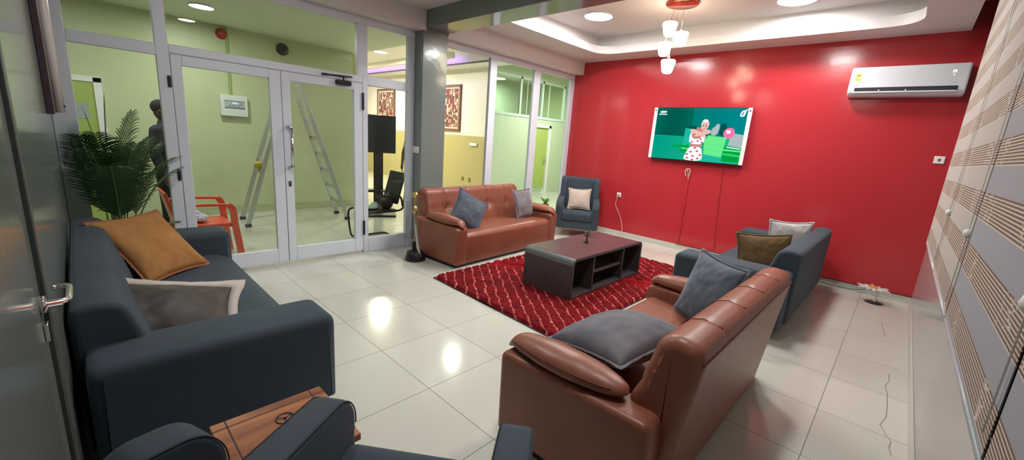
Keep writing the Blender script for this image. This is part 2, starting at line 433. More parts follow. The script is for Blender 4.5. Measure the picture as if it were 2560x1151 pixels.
# ceilings
def slab(name, outer, holes, z0, z1, mat, label):
    cu = bpy.data.curves.new(name, 'CURVE'); cu.dimensions = '2D'; cu.fill_mode = 'BOTH'; cu.extrude = (z1 - z0) / 2
    for P in [outer] + holes:
        s = cu.splines.new('POLY'); s.points.add(len(P) - 1); s.use_cyclic_u = True
        for q, p in zip(s.points, P): q.co = (p[0], p[1], 0, 1)
    t = bpy.data.objects.new('tmp', cu); COL.objects.link(t); t.location.z = (z0 + z1) / 2
    bpy.context.view_layer.update()
    me = bpy.data.meshes.new_from_object(t.evaluated_get(bpy.context.evaluated_depsgraph_get()))
    me.transform(Matrix.Translation((0, 0, (z0 + z1) / 2)))
    bpy.data.objects.remove(t); me.materials.clear(); me.materials.append(mat)
    o = bpy.data.objects.new(name, me); COL.objects.link(o); o['kind'] = 'structure'; o['label'] = label
    return o
rr = [tuple(v) for v in roundpoly([(.86, -2.94), (4.78, -2.94), (4.78, -.48), (.86, -.48)], .34, 10)]
CE = 5.145
slab('ceiling_tray_border', [(0, -3.17), (CE, -3.17), (CE, 0), (0, 0)], [rr], 3.075, 3.19, M_ceil, 'dropped ceiling border around the rounded tray')
bm = NB()
box(bm, .70, 4.90, -3.1, -.36, 3.36, 3.40); box(bm, .70, .75, -3.1, -.36, 3.19, 3.36); box(bm, 4.85, 4.90, -3.1, -.36, 3.19, 3.36)
box(bm, .75, 4.85, -.42, -.36, 3.19, 3.36); box(bm, .75, 4.85, -3.1, -3.04, 3.19, 3.36); box(bm, CE - .02, RX + .1, -3.17, 0, 3.36, 3.4)
struct('ceiling', bm, M_ceil, 'upper ceiling inside the tray')
bm = NB(); box(bm, -.1, RX + .1, YL - .1, -3.5, 3.1, 3.2); struct('ceiling_entrance', bm, M_ceil, 'white ceiling over the entrance half')
bm = NB(); box(bm, .205, RX, -3.51, -3.165, 2.89, 3.25, .004, 1); struct('beam', bm, M_grey, 'grey painted ceiling beam between the two ceilings')
bm = NB(); box(bm, -.12, .22, -3.165, 0, 2.86, 3.6); box(bm, -.12, .22, YL, -3.515, 2.86, 3.6); struct('bulkhead', bm, M_ceil, 'white bulkhead above the glass partition')
bm = NB(); box(bm, -.13, .205, -3.55, -3.165, 0, 3.6, .006, 2); struct('pillar', bm, M_grey, 'glossy grey pillar in the glass partition')
bm = NB(); box(bm, 0, RX, -.012, 0, 0, .085, .002, 1); struct('baseboard_red', bm, M_tile, 'cream tile skirting along the red wall')
bm = NB(); box(bm, RX - .012, RX, -6.8, -.012, 0, .085, .002, 1); struct('baseboard_right', bm, M_tile, 'cream tile skirting under the blinds')
bm = NB(); box(bm, .205, .217, -3.55, -3.165, 0, .085); box(bm, -.13, .217, -3.562, -3.55, 0, .085); struct('baseboard_pillar', bm, M_tile, 'cream tile skirting round the grey pillar')
bm = NB(); box(bm, 2.42, 5.29, -.028, -.002, .10, .118, .003, 1); box(bm, 2.445, 2.47, -.02, -.002, .11, 1.19, .003, 1)
struct('trim_1', bm, M_red, 'red cable trunking on the red wall')

# glass partition, plane x = 0
def members(bm, lst, x0=-.03, x1=.03):
    for y0, y1, z0, z1 in lst: box(bm, x0, x1, y0, y1, z0, z1, .004, 1)
def pane(y0, y1, z0, z1, parent, x=0):
    bm = NB(); box(bm, x - .003, x + .003, y0 - .006, y1 + .006, z0 - .006, z1 + .006); return obj('glass', bm, M_glass, parent)
T = 2.775
bm = NB(); members(bm, [(YL, -6.71, 0, T), (-6.175, -6.085, 0, T), (-6.71, -6.175, 2.094, 2.19), (-6.71, -6.175, 0, .19), (YL, -3.55, T, 2.86)])
wf = struct('window_2', bm, M_alu, 'white framed fixed window left of the double doors')
pane(-6.71, -6.175, .19, 2.094, wf); pane(-6.71, -6.175, 2.19, T, wf)
bm = NB(); members(bm, [(-6.085, -4.275, 2.125, 2.20), (-4.34, -4.21, 2.2, T), (-4.275, -4.21, 0, 2.2)])
wt = struct('window_3', bm, M_alu, 'wide clear transom over the double doors'); pane(-6.085, -4.34, 2.2, T, wt)
bm = NB(); members(bm, [(-3.655, -3.552, 0, T), (-4.21, -3.655, 2.105, 2.215), (-4.21, -3.655, 0, .19)])
ws = struct('window_4', bm, M_alu, 'narrow sidelight between the doors and the pillar'); pane(-4.21, -3.655, .19, 2.105, ws); pane(-4.21, -3.655, 2.215, T, ws)
bm = NB(); members(bm, [(-3.163, -3.06, 0, T), (-2.20, -2.06, 0, T), (-1.165, -1.0, 0, T), (-.12, 0, 0, T), (-3.163, 0, T, 2.86), (-3.06, -2.2, 0, .19), (-2.06, -1.165, 0, .19), (-1.0, -.12, 0, .19)])
wr = struct('window_5', bm, M_alu, 'tall three pane window between the pillar and the red wall')
for a, b in ((-3.06, -2.2), (-2.06, -1.165), (-1.0, -.12)): pane(a, b, .19, T, wr)
for k, (a, b, g0, g1) in enumerate(((-6.08, -5.182, -6.0, -5.29), (-5.176, -4.279, -5.092, -4.384))):
    bm = NB(); members(bm, [(a, g0, .03, 2.12), (g1, b, .03, 2.12), (g0, g1, .03, .19), (g0, g1, 2.03, 2.12)], -.025, .028)
    dd = struct('door_%d' % (k + 1), bm, M_alu, ('left', 'right')[k] + ' leaf of the white aluminium glass double door')
    pane(g0, g1, .19, 2.03, dd)
    hy = a - .02 if k == 0 else b + .004
    for z0, z1 in (((1.83, 1.93), (.99, 1.1)) if k == 0 else ((1.81, 2.01), (.24, .43))):
        bm = NB(); box(bm, .028, .048, hy - .012, hy + .012, z0, z1, .004, 1); obj('hinge', bm, M_black, dd)
    if k == 1:
        bm = NB()
        tube(bm, [(.09, -5.115, 1.13), (.09, -5.115, 1.53)], .014, 12)
        obj('door_handle', bm, M_chrome, dd)
        bm = NB()
        for z in (1.11, 1.55): tube(bm, [(.026, -5.135, z), (.06, -5.13, z), (.09, -5.115, z + (.02 if z < 1.3 else -.02))], .018, 10)
        obj('handle_mount', bm, M_chrome, dd)
        bm = NB(); box(bm, .027, .034, -5.15, -5.12, .9, .96, .01, 3); obj('keyhole', bm, pmat('bronze', (.09, .05, .04), .4), dd)
        bm = NB(); box(bm, .028, .075, -4.61, -4.43, 2.065, 2.115, .008, 2); cl = obj('door_closer', bm, M_black, dd)
        bm = NB(); tube(bm, [(.055, -4.52, 2.115), (.055, -4.52, 2.16), (.05, -4.45, 2.168)], .009, 6); tube(bm, [(.06, -4.42, 2.168), (.035, -4.74, 2.155)], .009, 6); box(bm, .03, .06, -4.76, -4.70, 2.145, 2.165, .003, 1); obj('closer_arm', bm, M_black, dd)

# corridor and reception beyond the glass
XC = -3.25
bm = NB(); box(bm, XC - .15, XC, -10, -2.84, 0, 3.5); struct('wall_corridor', bm, M_green, 'pale green corridor wall seen through the doors')
bm = NB(); box(bm, XC, XC + .012, -10, -2.84, 0, .13, .003, 1); struct('baseboard_corridor', bm, pmat('corridor skirting', (.42, .46, .28), .3), 'tile skirting of the green corridor wall')
bm = NB(); box(bm, XC - .15, -.12, -10, -2.75, 3.0, 3.1); struct('ceiling_corridor', bm, pmat('corridor ceiling', (.62, .68, .52), .5), 'corridor ceiling')
bm = NB(); box(bm, -11, -.1, -2.75, 5, 3.55, 3.65); box(bm, -11, XC, -2.84, -2.7, 3.1, 3.6)
struct('ceiling_reception', bm, M_ceil, 'high reception ceiling')
bm = NB(); box(bm, -11, -3.6, -.2, -.08, 3.42, 3.55); box(bm, -11, -.12, .25, .85, 3.36, 3.55); struct('trim_2', bm, M_ceil, 'stepped ceiling border in the reception')
bm = NB(); box(bm, -11, -.12, .24, .25, 3.34, 3.38); struct('trim_3', bm, pmat('dark edge strip', (.08, .06, .05), .6), 'dark edge strip of the reception ceiling')  # thin dark brown strip along the lower edge of the ceiling step
YA = .85
m = pmat('two tone wall', (.74, .73, .72), .4); nt = m.node_tree
tc = nt.nodes.new('ShaderNodeTexCoord'); sx = nt.nodes.new('ShaderNodeSeparateXYZ'); lt = nt.nodes.new('ShaderNodeMath'); lt.operation = 'LESS_THAN'; lt.inputs[1].default_value = 1.59
mx = nt.nodes.new('ShaderNodeMix'); mx.data_type = 'RGBA'; mx.inputs[6].default_value = (.72, .70, .70, 1); mx.inputs[7].default_value = (.42, .37, .18, 1)
nt.links.new(tc.outputs['Object'], sx.inputs[0]); nt.links.new(sx.outputs[2], lt.inputs[0]); nt.links.new(lt.outputs[0], mx.inputs['Factor']); nt.links.new(mx.outputs[2], nt.nodes['Principled BSDF'].inputs['Base Color'])
bm = NB(); box(bm, -11, XC, YA, YA + .15, 0, 3.6); struct('wall_reception', bm, m, 'reception wall white above an olive dado')
bm = NB(); box(bm, -11.15, -11, -2.84, YA, 0, 3.6); box(bm, -11, XC - .15, -2.84, -2.7, 0, 3.6); struct('wall_reception_back', bm, M_olive, 'back and side walls of the reception')
bm = NB(); box(bm, XC - .12, XC, YA + .15, 2.68, 0, 2.24); box(bm, XC - .12, XC, 3.46, 5, 0, 2.24); box(bm, XC - .12, XC, 2.68, 3.46, 2.04, 2.24); box(bm, XC - .12, XC, YA + .15, 5, 3.3, 3.6)
struct('wall_hall', bm, pmat('mint green wall paint', (.52, .60, .46), .35), 'mint green wall beyond the tall window')
bm = NB()
for y0, y1 in ((YA + .15, 1.03), (1.98, 2.05), (2.93, 3.0), (4.0, 4.07)): box(bm, XC - .06, XC + .01, y0, y1, 2.24, 3.3, .004, 1)
box(bm, XC - .06, XC + .02, YA + .15, 5, 2.22, 2.29, .004, 1); box(bm, XC - .06, XC + .01, YA + .15, 5, 3.24, 3.3)
for y in (2.3, 3.3): box(bm, XC - .05, XC - .02, y, y + .02, 2.29, 3.24)
hw = struct('window_6', bm, pmat('pale mint frame', (.55, .66, .62), .35), 'high internal window over the mint green wall')
bm = NB(); box(bm, XC - .035, XC - .03, YA + .15, 5, 2.29, 3.24); obj('glass', bm, M_glass, hw)
bm = NB(); box(bm, -5.6, -5.5, YA + .15, 5, 0, 3.6); box(bm, -5.5, -3.5, YA + .15, YA + .17, 0, 3.6); struct('wall_office', bm, pmat('office mint paint', (.48, .56, .44), .35, bump=(10, .2, .01)), 'green wall of the office behind the high window')
bm = NB(); box(bm, -5.5, -.12, 4.95, 5.1, 0, 3.6); struct('wall_hall_end', bm, M_green, 'end wall of the hall')
bm = NB(); box(bm, -.12, 0, .15, 5, 0, 3.6); struct('wall_hall_side', bm, M_green, 'hall side of the red wall')
bm = NB(); box(bm, XC - .07, XC - .03, 2.74, 3.38, .15, 1.985, .003, 1)
gd = struct('door_4', bm, pmat('lime green door', (.37, .47, .13), .4), 'lime green door in a white frame beyond the tall window')
bm = NB(); box(bm, XC - .12, XC + .02, 2.66, 2.74, 0, 2.06); box(bm, XC - .12, XC + .02, 3.38, 3.48, 0, 2.06); box(bm, XC - .12, XC + .02, 2.66, 3.48, 1.985, 2.06); obj('door_frame', bm, M_white, gd)
bm = NB(); box(bm, XC - .03, XC + .01, 3.29, 3.33, .93, 1.06, .003, 1); tube(bm, [(XC, 3.31, 1.02), (XC + .05, 3.31, 1.02), (XC + .05, 3.2, 1.02)], .009, 6); obj('door_handle', bm, M_chrome, gd)
bm = NB(); box(bm, XC - .02, XC + .015, -7.3, -6.50, 0.02, 1.94, .003, 1)
gd = struct('door_5', bm, MATS['lime green door'], 'lime green corridor door with a small window, behind the palm')
bm = NB(); box(bm, XC - .02, XC + .03, -6.50, -6.42, 0, 2.0); box(bm, XC - .02, XC + .03, -7.38, -7.3, 0, 2.0); box(bm, XC - .02, XC + .03, -7.38, -6.42, 1.94, 2.01); obj('door_frame', bm, M_white, gd)
bm = NB(); box(bm, XC + .015, XC + .02, -6.85, -6.58, 1.45, 1.65); obj('door_window', bm, pmat('reflecting pane', (.35, .4, .42), .1), gd)

# ================================================================== CEILING LAMPS
def downlight(x, y, z, r, strength, label, group, col=(1, .98, .95), power=20):
    t = thing('ceiling_light', label, 'ceiling light', (x, y, z), 0, group)
    bm = NB(); lathe(bm, [(r + .012, 0), (r + .012, -.014), (r + .002, -.02), (r, -.012), (r, 0)], 32); obj('rim', bm, M_white, t)
    bm = NB(); lathe(bm, [(0, -.017), (r * .99, -.014), (r * .99, -.004)], 32); obj('diffuser', bm, emat('lamp diffuser %s' % group, col, strength), t)
    return t
for i, (x, y) in enumerate(TRAY):
    downlight(x, y, 3.36, .19, 115, ['round ceiling light in the tray nearest the pillar and glass wall', 'round ceiling light in the tray on the side of the wall air conditioner', 'round ceiling light in the tray beside the grey beam, glass wall side', 'round ceiling light in the tray beside the grey beam, window side'][i], 'tray downlights')
for i, (x, y) in enumerate(BAY):
    downlight(x, y, 3.1, .11, 190, ['round ceiling light above the entrance near the glass doors', 'round ceiling light above the entrance half, over the armchairs'][i], 'entrance downlights')
for i, (x, y) in enumerate(CORR):
    downlight(x, y, 3.0 if y < -2.75 else 3.55, .13, 170, ['round corridor ceiling light seen through the transom', 'corridor ceiling light further along to the left', 'hall ceiling light behind the pillar'][i], 'corridor downlights')
for i, (x, y) in enumerate(REC):
    downlight(x, y, 3.55, .16, 760, ['reception ceiling light nearest the glass', 'reception ceiling light deep in the room'][i], 'reception downlights', (1, .91, .76))
bm = NB(); box(bm, -9, -3.7, -.06, -.03, 3.46, 3.5); tag(obj('led_strip', bm, emat('violet led', (.45, .25, 1.0), 14)), 'violet LED strip along the reception ceiling step', 'led strip')
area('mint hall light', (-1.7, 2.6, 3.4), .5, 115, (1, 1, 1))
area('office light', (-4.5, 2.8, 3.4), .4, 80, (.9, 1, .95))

# pendant chandelier
cx, cy = 2.58, -1.45
t = thing('pendant_chandelier', 'pendant chandelier with glowing white glass shades hanging from the tray', 'chandelier', (cx, cy, 3.36))
bm = NB(); lathe(bm, [(.19, 0), (.19, -.025), (.18, -.03), (0, -.03)], 40); obj('canopy', bm, pmat('mirror canopy reflected red', (.55, .12, .08), .12, .8), t)  # mirror-like disc; the red it reflects is put into its base colour
SH = emat('lit frosted glass', (1, .80, .55), 16)
for dx, dy, dz in ((-.08, -.08, -.31), (.04, .0, -.42), (-.15, .0, -.52), (-.05, -.05, -.74)):
    bm = NB(); tube(bm, [(dx * .6, dy * .6, -.03), (dx, dy, dz + .06)], .0022, 6); obj('cable', bm, M_chrome, t)
    bm = NB(); prof = [(.020, .085), (.032, .082), (.082, .076), (.088, .058), (.074, -.012), (.060, -.062), (.045, -.080), (0, -.084)]
    lathe(bm, prof, 24, (dx, dy, dz - .0)); sh = obj('glass_shade', bm, SH, t)
    bm = NB(); lathe(bm, [(.016, .07), (.016, .12), (.006, .125), (0, .125)], 16, (dx, dy, dz)); obj('lamp_holder', bm, M_chrome, t)

# ================================================================== WALL THINGS
def wallbox(bm, x0, x1, z0, z1, d, r=.004, y=0): box(bm, x0, x1, y - d, y, z0, z1, r, 2)
# television
t = thing('television', 'wall mounted television showing a dancing woman on a green stage', 'television', (2.49, -.02, 1.455))
W2, Hh = .727, .815
bm = NB(); box(bm, -W2 + .01, W2 - .01, -.05, 0, .01, Hh - .01, .01, 2); obj('back_case', bm, M_black, t)
bm = NB(); box(bm, -W2, W2, -.066, -.045, 0, Hh, .004, 1); obj('bezel', bm, M_black, t)
for s, lab in ((-1, 'white protective strip on the left edge'), (1, 'white protective strip on the right edge')):
    bm = NB(); a, b = sorted((s * W2, s * (W2 - .055))); box(bm, a, b, -.069, -.06, .004, Hh - .004, .002, 1)
    st = obj('edge_strip', bm, pmat('white strip', (.75, .74, .76), .4), t); st['label'] = lab
    bm = NB(); c = (a + b) / 2; prism(bm, [(c - .008, Hh - .06), (c + .01, Hh - .06), (c + .012, Hh - .045), (c, Hh - .03), (c - .008, Hh - .04)], .0692, .0697, Matrix(((1, 0, 0, 0), (0, 0, -1, 0), (0, 1, 0, 0), (0, 0, 0, 1)))); obj('strip_mark', bm, M_black, st)
# picture on screen: coloured emissive shapes in thin layers
scrM = []
def em(name, c, s=1.0): m = emat('tv ' + name, c, s); 
tvc = {'teal': (.0, .16, .12), 'teal2': (.0, .30, .21), 'dark': (.0, .075, .065), 'mid': (.01, .40, .28), 'green': (.03, .50, .14), 'green2': (.0, .30, .04), 'bright': (.12, .70, .22), 'skin': (.70, .42, .38), 'skin2': (.50, .20, .18), 'cloth': (.90, .78, .82), 'pattern': (.42, .10, .14), 'pink': (.85, .15, .35), 'grey': (.35, .42, .42), 'white': (.9, .95, .95), 'hair': (.62, .50, .46), 'eye': (.06, .02, .02), 'orange': (.9, .35, .1), 'blue': (.0, .26, .30)}
for k in range(16):
    a_ = k / 15; tvc['u%d' % k] = tuple(x + (y - x) * a_ for x, y in zip((.0, .13, .09), (.0, .20, .21))) if k > 6 else (.0, .13 - .045 * math.sin(PI * (k + 1) / 8), .09 - .03 * math.sin(PI * (k + 1) / 8))
    tvc['l%d' % k] = tuple(x + (y - x) * a_ for x, y in zip((.0, .28, .20), (.01, .42, .16)))
tvm = list(tvc); mats = [emat('tv ' + k, c, 1.15) for k, c in tvc.items()]
bm = NB(); lay = [0]
def shp(poly, c, smoothit=0):
    lay[0] += 1; y = -.0665 - lay[0] * .00002
    P = [Vector(p) for p in poly]
    if smoothit: P = chaikin(P, smoothit)
    vs = [bm.verts.new(((p[0] - .5) * 2 * (W2 - .055), y, p[1] * (Hh - .02) + .01)) for p in P]
    f = bm.faces.new(vs[::-1]); f.material_index = tvm.index(c)
for k in range(16):
    shp([(k / 16, .44), ((k + 1) / 16, .44), ((k + 1) / 16, 1), (k / 16, 1)], 'u%d' % k); shp([(k / 16, 0), ((k + 1) / 16, 0), ((k + 1) / 16, .455), (k / 16, .455)], 'l%d' % k)
shp([(.0, .455), (.34, .45), (.34, .458), (0, .465)], 'mid')
shp([(.36, .18), (.47, .18), (.47, .60), (.37, .62)], 'mid')
shp([(.36, .62), (.49, .60), (.49, .66), (.44, .675), (.40, .65)], 'dark')
shp([(.25, .25), (.44, .235), (.44, .30), (.25, .28)], 'green2'); shp([(.34, .15), (.46, .14), (.46, .215), (.35, .21)], 'green2'); shp([(.36, .22), (.46, .215), (.46, .235), (.36, .24)], 'bright')
shp([(.60, 0), (1, 0), (1, .10), (.60, .14)], 'mid'); shp([(.82, .03), (1, .03), (1, .28), (.82, .30)], 'green2'); shp([(.82, .15), (1, .13), (1, .17), (.82, .19)], 'green'); shp([(.82, .23), (1, .22), (1, .25), (.82, .26)], 'bright')
shp([(.88, .56), (1, .53), (1, .30), (.86, .33)], 'grey'); shp([(.85, .29), (.99, .27), (.99, .285), (.85, .305)], 'white')
shp([(.66, .50), (.73, .50), (.75, .68), (.72, .70), (.66, .62)], 'grey', 1); shp([(.64, .67), (.70, .66), (.69, .74), (.65, .75)], 'u9', 1); shp([(.69, .68), (.75, .66), (.73, .73)], 'grey', 1)
shp([(.74, .50), (.82, .50), (.82, .70), (.78, .74), (.75, .68)], 'dark', 1)
shp([(.79, .51), (.84, .44), (.90, .48), (.91, .60), (.87, .66), (.80, .62)], 'pink', 1); shp([(.82, .55), (.86, .54), (.87, .60), (.82, .61)], 'cloth', 1)
shp([(.615, .14), (.81, .10), (.835, .47), (.64, .50), (.605, .40)], 'bright')
for k in range(3): shp([(.62, .14 + k * .1), (.81, .11 + k * .1), (.812, .114 + k * .1), (.62, .144 + k * .1)], 'green')
# woman
shp([(.39, 0), (.61, 0), (.605, .14), (.58, .28), (.45, .28), (.41, .12)], 'cloth', 2)
for px, py in ((.44, .05), (.5, .09), (.56, .05), (.47, .17), (.54, .19), (.50, .02), (.58, .12), (.43, .12), (.51, .25)):
    shp([(px - .018, py - .012), (px + .012, py - .02), (px + .02, py + .012), (px - .008, py + .018)], 'pattern', 1)
shp([(.45, .27), (.585, .27), (.59, .33), (.445, .33)], 'skin2', 1)
shp([(.435, .32), (.60, .32), (.61, .5), (.58, .56), (.45, .56), (.43, .48)], 'cloth', 1)
for px, py in ((.47, .36), (.53, .38), (.58, .36), (.56, .42)): shp([(px - .015, py - .012), (px + .012, py - .015), (px + .014, py + .012), (px - .01, py + .016)], 'pattern', 1)
shp([(.46, .42), (.56, .42), (.58, .56), (.45, .56)], 'skin2', 2)
shp([(.50, .56), (.56, .56), (.56, .64), (.50, .64)], 'skin2')
def ell(cx, cy, rx, ry, n=22, t0=0, t1=2 * PI): return [(cx + rx * math.cos(t0 + (t1 - t0) * k / n), cy + ry * math.sin(t0 + (t1 - t0) * k / n)) for k in range(n)]
shp([(.555, .50), (.60, .50), (.60, .60), (.56, .60)], 'skin2'); shp(ell(.585, .70, .044, .095), 'hair'); shp(ell(.583, .665, .037, .083), 'skin'); shp(ell(.585, .765, .030, .025), 'white')
shp(ell(.566, .672, .008, .008), 'eye'); shp(ell(.598, .672, .008, .008), 'eye'); shp([(.560, .690), (.575, .695), (.575, .688), (.560, .684)], 'eye'); shp([(.592, .695), (.607, .690), (.607, .684), (.592, .688)], 'eye')
shp([(.579, .64), (.587, .64), (.584, .668)], 'skin2'); shp(ell(.583, .618, .012, .007), 'pattern')
shp([(.43, .61), (.425, .56), (.50, .51), (.60, .45), (.63, .47), (.55, .54), (.50, .60)], 'skin', 2)
shp([(.66, .59), (.655, .53), (.58, .50), (.50, .46), (.48, .49), (.56, .56), (.62, .61)], 'skin', 2)

# channel marks
shp([(.03, .905), (.045, .94), (.11, .945), (.125, .925), (.10, .905)], 'white', 1); shp([(.07, .925), (.115, .93), (.10, .945)], 'orange')
for k in range(9): shp([(.025 + k * .011, .865), (.033 + k * .011, .865), (.035 + k * .011, .888), (.027 + k * .011, .888)], 'white')
shp([(.925, .85), (.975, .85), (.985, .97), (.935, .95)], 'white', 1); shp([(.94, .875), (.965, .875), (.96, .885), (.948, .89), (.966, .905), (.965, .925), (.938, .925), (.94, .915), (.955, .912), (.94, .895)], 'blue'); shp([(.955, .94), (.975, .93), (1.0, .985), (.995, .99)], 'white')
obj('screen', bm, mats, t)

# air conditioner
t = thing('air_conditioner', 'white wall split air conditioner with a yellow energy sticker', 'air conditioner', (4.73, 0, 2.39))
prof = roundpoly([(0, 0), (-.155, 0), (-.205, .045), (-.20, .11), (-.165, .335), (0, .335)], [.01, .05, .03, .02, .02, .005], 5)
bm = NB(); soft(bm, prof, -.495, .495, .02, 'x'); obj('casing', bm, pmat('glossy white plastic', (.66, .68, .72), .2), t)
Mac = Matrix(((1, 0, 0, 0), (0, 0, 1, 0), (0, 1, 0, 0), (0, 0, 0, 1)))
bm = NB(); box(bm, -.43, .43, -.2095, -.19, .055, .098, .002, 1); obj('air_outlet', bm, pmat('dark outlet', (.02, .015, .03), .5), t)
bm = NB(); box(bm, -.44, .425, -.215, -.20, .035, .054, .004, 1)
for x in (-.21, .02): box(bm, x, x + .012, -.218, -.205, .045, .07)
obj('louver', bm, MATS['glossy white plastic'], t)
def onpanel(x, z, o=.0012):  # sloping front of the casing
    k = (z - .11) / .225; return (x, -.20 + .035 * k - o, z)
bm = NB(); quad(bm, onpanel(-.445, .17), onpanel(-.39, .17), onpanel(-.39, .265), onpanel(-.445, .265)); st = obj('energy_sticker', bm, pmat('yellow green sticker', (.55, .72, .20), .5), t)
bm = NB()
P = [(-.4175 + .022 * math.cos(a), .246 - .018 * abs(math.sin(a))) for a in [PI * k / 12 for k in range(13)]]
bm.faces.new([bm.verts.new(onpanel(x, z, .002)) for x, z in P]); obj('sticker_dial', bm, pmat('orange print', (.7, .2, .03), .5), st)
bm = NB()
for k in range(4): z = .178 + k * .009; quad(bm, onpanel(-.438, z, .002), onpanel(-.398, z, .002), onpanel(-.398, z + .003, .002), onpanel(-.438, z + .003, .002))
obj('sticker_print', bm, pmat('olive print', (.28, .33, .08), .5), st)
bm = NB()
for k in range(5): x = -.44 + k * .0075; quad(bm, onpanel(x, .125, .002), onpanel(x + .0055, .125, .002), onpanel(x + .0055, .132, .002), onpanel(x, .132, .002))
obj('printed_mark', bm, pmat('grey print', (.2, .2, .22), .5), t); bm = NB()
for k in range(6): x = .385 + k * .006; quad(bm, onpanel(x, .128, .002), onpanel(x + .004, .128, .002), onpanel(x + .004, .132, .002), onpanel(x, .132, .002))
obj('printed_mark', bm, pmat('grey print', (.2, .2, .22), .5), t)
bm = NB()
for a, b, c, d_ in ((.365, .372, .235, .262), (.383, .390, .235, .262), (.365, .39, .256, .263), (.374, .382, .208, .216)): quad(bm, onpanel(a, c, .002), onpanel(b, c, .002), onpanel(b, d_, .002), onpanel(a, d_, .002))
obj('led_display', bm, emat('white led', (1, 1, 1), 2.2), t)

# switches, sockets, cables
t = thing('light_switch', 'white square switch plate on the red wall near the blinds', 'switch', (5.2, 0, 1.713))
t.location = (5.19, 0, 1.71)
bm = NB(); box(bm, -.045, .045, -.012, 0, -.042, .042, .006, 2); obj('plate', bm, M_white, t)
bm = NB(); box(bm, -.012, .012, -.015, -.010, -.014, .014, .002, 1); obj('rocker', bm, pmat('brown rocker', (.2, .06, .04), .4), t)
t = thing('wall_socket', 'small white socket low on the red wall behind the armchair', 'socket', (1.27, 0, .74))
bm = NB(); box(bm, -.042, .042, -.012, 0, -.042, .042, .006, 2); obj('plate', bm, M_white, t)
bm = NB(); box(bm, -.015, .02, -.045, -.01, -.02, .015, .006, 2); obj('plug', bm, pmat('grey plug', (.35, .33, .34), .4), t)
bm = NB(); tube(bm, spline([(1.27, -.035, .73), (1.25, -.03, .65), (1.24, -.025, .55), (1.33, -.022, .40), (1.40, -.02, .25), (1.43, -.024, .12), (1.44, -.03, .012)], 6), .005, 6)
tag(obj('power_cord', bm, pmat('pink white cord', (.75, .5, .48), .5)), 'thin pale cord hanging from the wall socket to the floor', 'cord')
bm = NB(); tube(bm, spline([(2.42, -.022, 1.21), (2.40, -.03, 1.27), (2.41, -.03, 1.32), (2.46, -.028, 1.325), (2.475, -.028, 1.27), (2.455, -.022, 1.20), (2.457, -.018, 1.17)], 6), .008, 8)
tube(bm, spline([(2.41, -.03, 1.31), (2.44, -.036, 1.29), (2.452, -.028, 1.22)], 5), .006, 6)
tag(obj('cable_loop', bm, pmat('bare cable', (.62, .45, .42), .4)), 'looped pale cable end on the red wall below the television', 'cable')
bm = NB(); tube(bm, spline([(2.95, -.02, 1.42), (2.96, -.012, 1.2), (2.97, -.01, .9), (3.0, -.01, .5), (3.03, -.012, .13)], 6), .003, 6)
tag(obj('thin_cable', bm, pmat('dark red cable', (.22, .01, .012), .4)), 'thin dark cable running down the red wall from the television', 'cable')
bm = NB(); tube(bm, spline([(4.0, -.03, .02), (4.35, -.05, .03), (4.55, -.06, .025), (4.75, -.05, .03), (4.88, -.05, .07)], 6), .006, 6)
tag(obj('floor_cable', bm, pmat('grey cable', (.12, .12, .12), .5)), 'grey cable along the skirting behind the slate sofa by the red wall', 'cable')
t = thing('light_switch', 'white double switch on the side of the grey pillar', 'switch', (.03, -3.55, 1.37))
t.location = (.10, -3.55, 1.36)
bm = NB(); box(bm, -.075, .075, -.012, 0, -.045, .045, .006, 2); obj('plate', bm, M_white, t)
for x in (-.032, .032):
    bm = NB(); box(bm, x - .014, x + .014, -.017, -.010, -.018, .018, .003, 1); obj('rocker', bm, M_white, t)
# starburst stand in the corner
t = thing('starburst_stand', 'small white starburst stand on a dark round foot in the red wall corner', 'ornament', (4.985, -.36, 0))
bm = NB(); lathe(bm, [(0, 0), (.085, 0), (.085, .008), (.02, .016), (0, .016)], 28); obj('foot', bm, pmat('dark foot', (.03, .02, .03), .3), t)
bm = NB(); tube(bm, spline([(0, 0, .014), (.01, 0, .08), (.012, 0, .13), (-.02, 0, .16), (-.05, 0, .168)], 6), .012, 8); obj('stem', bm, M_white, t)
bm = NB()
for k in range(12):
    a = 2 * PI * k / 12 + .1; L_ = .15 if k % 2 else .12; d = Vector((math.cos(a), math.sin(a), 0)); n = Vector((-d.y, d.x, 0)); c = Vector((-.04, 0, .175))
    P = [c + d * .02 - n * .012, c + d * L_ - n * .016, c + d * (L_ + .02), c + d * L_ + n * .016, c + d * .02 + n * .012]
    lo = [bm.verts.new(p) for p in P]; hi = [bm.verts.new(p + Vector((0, 0, .006))) for p in P]
    bm.faces.new(lo[::-1]); bm.faces.new(hi)
    for j in range(5): bm.faces.new((lo[j], lo[(j + 1) % 5], hi[(j + 1) % 5], hi[j]))
obj('petal', bm, M_white, t)
bm = NB(); lathe(bm, [(.0, .17), (.04, .172), (.045, .185), (.03, .2), (0, .204)], 20, (-.04, 0, 0)); obj('centre', bm, pmat('orange centre', (.75, .25, .06), .4), t)

